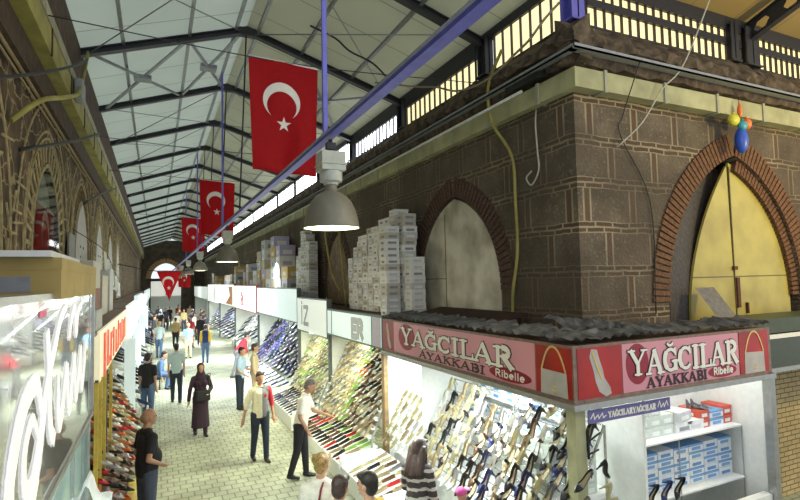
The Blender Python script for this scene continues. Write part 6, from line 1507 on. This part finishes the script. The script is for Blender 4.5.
person('long-haired woman in brown and white striped cardigan looking at the shoes', (2.72, 5.40, 0), 120, 1.68, [C_STR1, C_STR2], C_GREYC, hair=HAIRD, hairstyle='long', female=True, sleeve=.95, head=(15, 0), vox=.013,
       split=lambda c: 1 if (c.z * 9.5 + .12 * c.x * 9) % 1 < .34 else 0, arms=(((-.2, 0, -1), (.1, -.6, -.8)), ((.2, -.2, -1), (-.1, -.9, -.4))))
person('person in pink behind the striped cardigan, only the shoulder showing', (3.02, 4.95, 0), 100, 1.22, C_PINK, C_BJEAN, hair=C_PINK, hairstyle='cap', female=True, sleeve=.5, vox=.016)
person('person in blue sitting by the left stalls in the middle distance', (.02, 19.4, 0), 80, 1.74, C_BJEAN, C_BJEAN, sleeve=.9, crouch=1, lean=22, vox=.02, detail=False)
st = empty('stool', (.0, 19.4, 0)); tag(st, 'low stool under the seated person in blue', 'stool'); box('seat', (-.17, -.17, .34), (.17, .17, .38), M_BROWN, st)
for a in (-.13, .13):
    for b in (-.13, .13): box('leg', (a - .015, b - .015, 0), (a + .015, b + .015, .34), M_BROWN, st)
far = [
 ('dark figure in the crowd by the fifth and sixth stalls', 2.7, 33.5, 160, C_BLACK, C_BLACK, 'short', HAIRK), ('navy figure in the crowd before the sixth stall', 2.2, 37.5, 20, C_NAVY, C_BLACK, 'short', HAIRK), ('brown figure in the crowd by the seventh stall', 2.9, 39.5, 90, C_STR1, C_JEAN, 'short', HAIRD), ('scarfed grey figure in the crowd deep on the right', 1.7, 45, 10, C_GREYC, C_GREYC, 'scarf', C_BEIGE), ('dark figure left of centre deep in the street', .7, 44, 0, C_JEAN, C_BLACK, 'short', HAIRK), ('figure in black by the left stalls deep in the street', -.1, 33, 70, C_BLACK, C_BLACK, 'short', HAIRK),
 ('man in light blue shirt with a cap and khaki trousers walking away', 1.40, 26.6, 175, C_SKY, C_KHAKI, 'cap', C_BEIGE), ('person in navy waistcoat over yellow shirt near the white fifth stall', 2.0, 24.6, 170, [C_NAVY, C_YELLOW], C_BJEAN, 'short', HAIRK),
 ('person in light blue on the left side beyond the seated one', .15, 27.5, 170, C_AQUA, C_BJEAN, 'short', HAIRB), ('thin person in olive top and black trousers in mid-street', 1.0, 31.5, 175, C_OCHRE, C_BLACK, 'short', HAIRK),
 ('person in dark red top right of the olive one', 1.75, 31.0, 20, C_REDC, C_NAVY, 'short', HAIRK), ('person in black jacket farther right', 2.3, 31.5, 0, C_BLACK, C_JEAN, 'short', HAIRK), ('person in white top deep in the street', 1.3, 38, 10, C_WHITE, C_JEAN, 'short', HAIRK),
 ('person in grey jacket on the left deep in the street', -.05, 36.5, 90, C_GREYC, C_JEAN, 'short', HAIRK), ('person in black on the left deep in the street', .3, 40, 160, C_BLACK, C_GREYC, 'scarf', C_GREYC), ('person in ochre deep in the street', 1.9, 42, 0, C_OCHRE, C_JEAN, 'short', HAIRD),
 ('person in dark plum deep in the street', 2.4, 40, 180, C_PLUM, C_PLUM, 'scarf', C_PLUM), ('person in blue deep in the street', 2.8, 36, 90, C_NAVY, C_BJEAN, 'short', HAIRK), ('small dark figure in the centre near the far end', 1.05, 48, 0, C_BLACK, C_JEAN, 'short', HAIRK),
 ('small red figure near the far end', 1.8, 50, 0, C_REDC, C_JEAN, 'short', HAIRK), ('small beige figure near the far end', 2.6, 47, 0, C_BEIGE, C_KHAKI, 'short', HAIRD), ('small grey figure near the far end on the left', .2, 50, 0, C_GREYC, C_BLACK, 'short', HAIRK),
 ('person in pale shirt crossing deep in the street', 2.2, 35, 60, C_WHITE, C_BLACK, 'short', HAIRK), ('person in red bending by the white fifth stall', 2.75, 20.2, 100, C_REDC, C_GREYC, 'short', HAIRK)]
for i, (lab, x, y, f_, tp, lg, hs, hr) in enumerate(far):
    person(lab, (x, y, 0), f_, 1.66 + .05 * (i % 3), tp, lg, hair=hr, hairstyle=hs, sleeve=.45 + .3 * (i % 2), stride=.1 * (i % 3), vox=.028, detail=False,
           split=(lambda c: 1 if abs(c.x) > .13 else 0) if isinstance(tp, list) else None, lean=35 if 'bending' in lab else 0)
person('person in green shirt partly hidden behind the metal post of the corner stall', (7.6, 4.5, 0), 180, 1.78, C_GREEN, C_BLACK, hair=HAIRD, sleeve=.45, vox=.016)
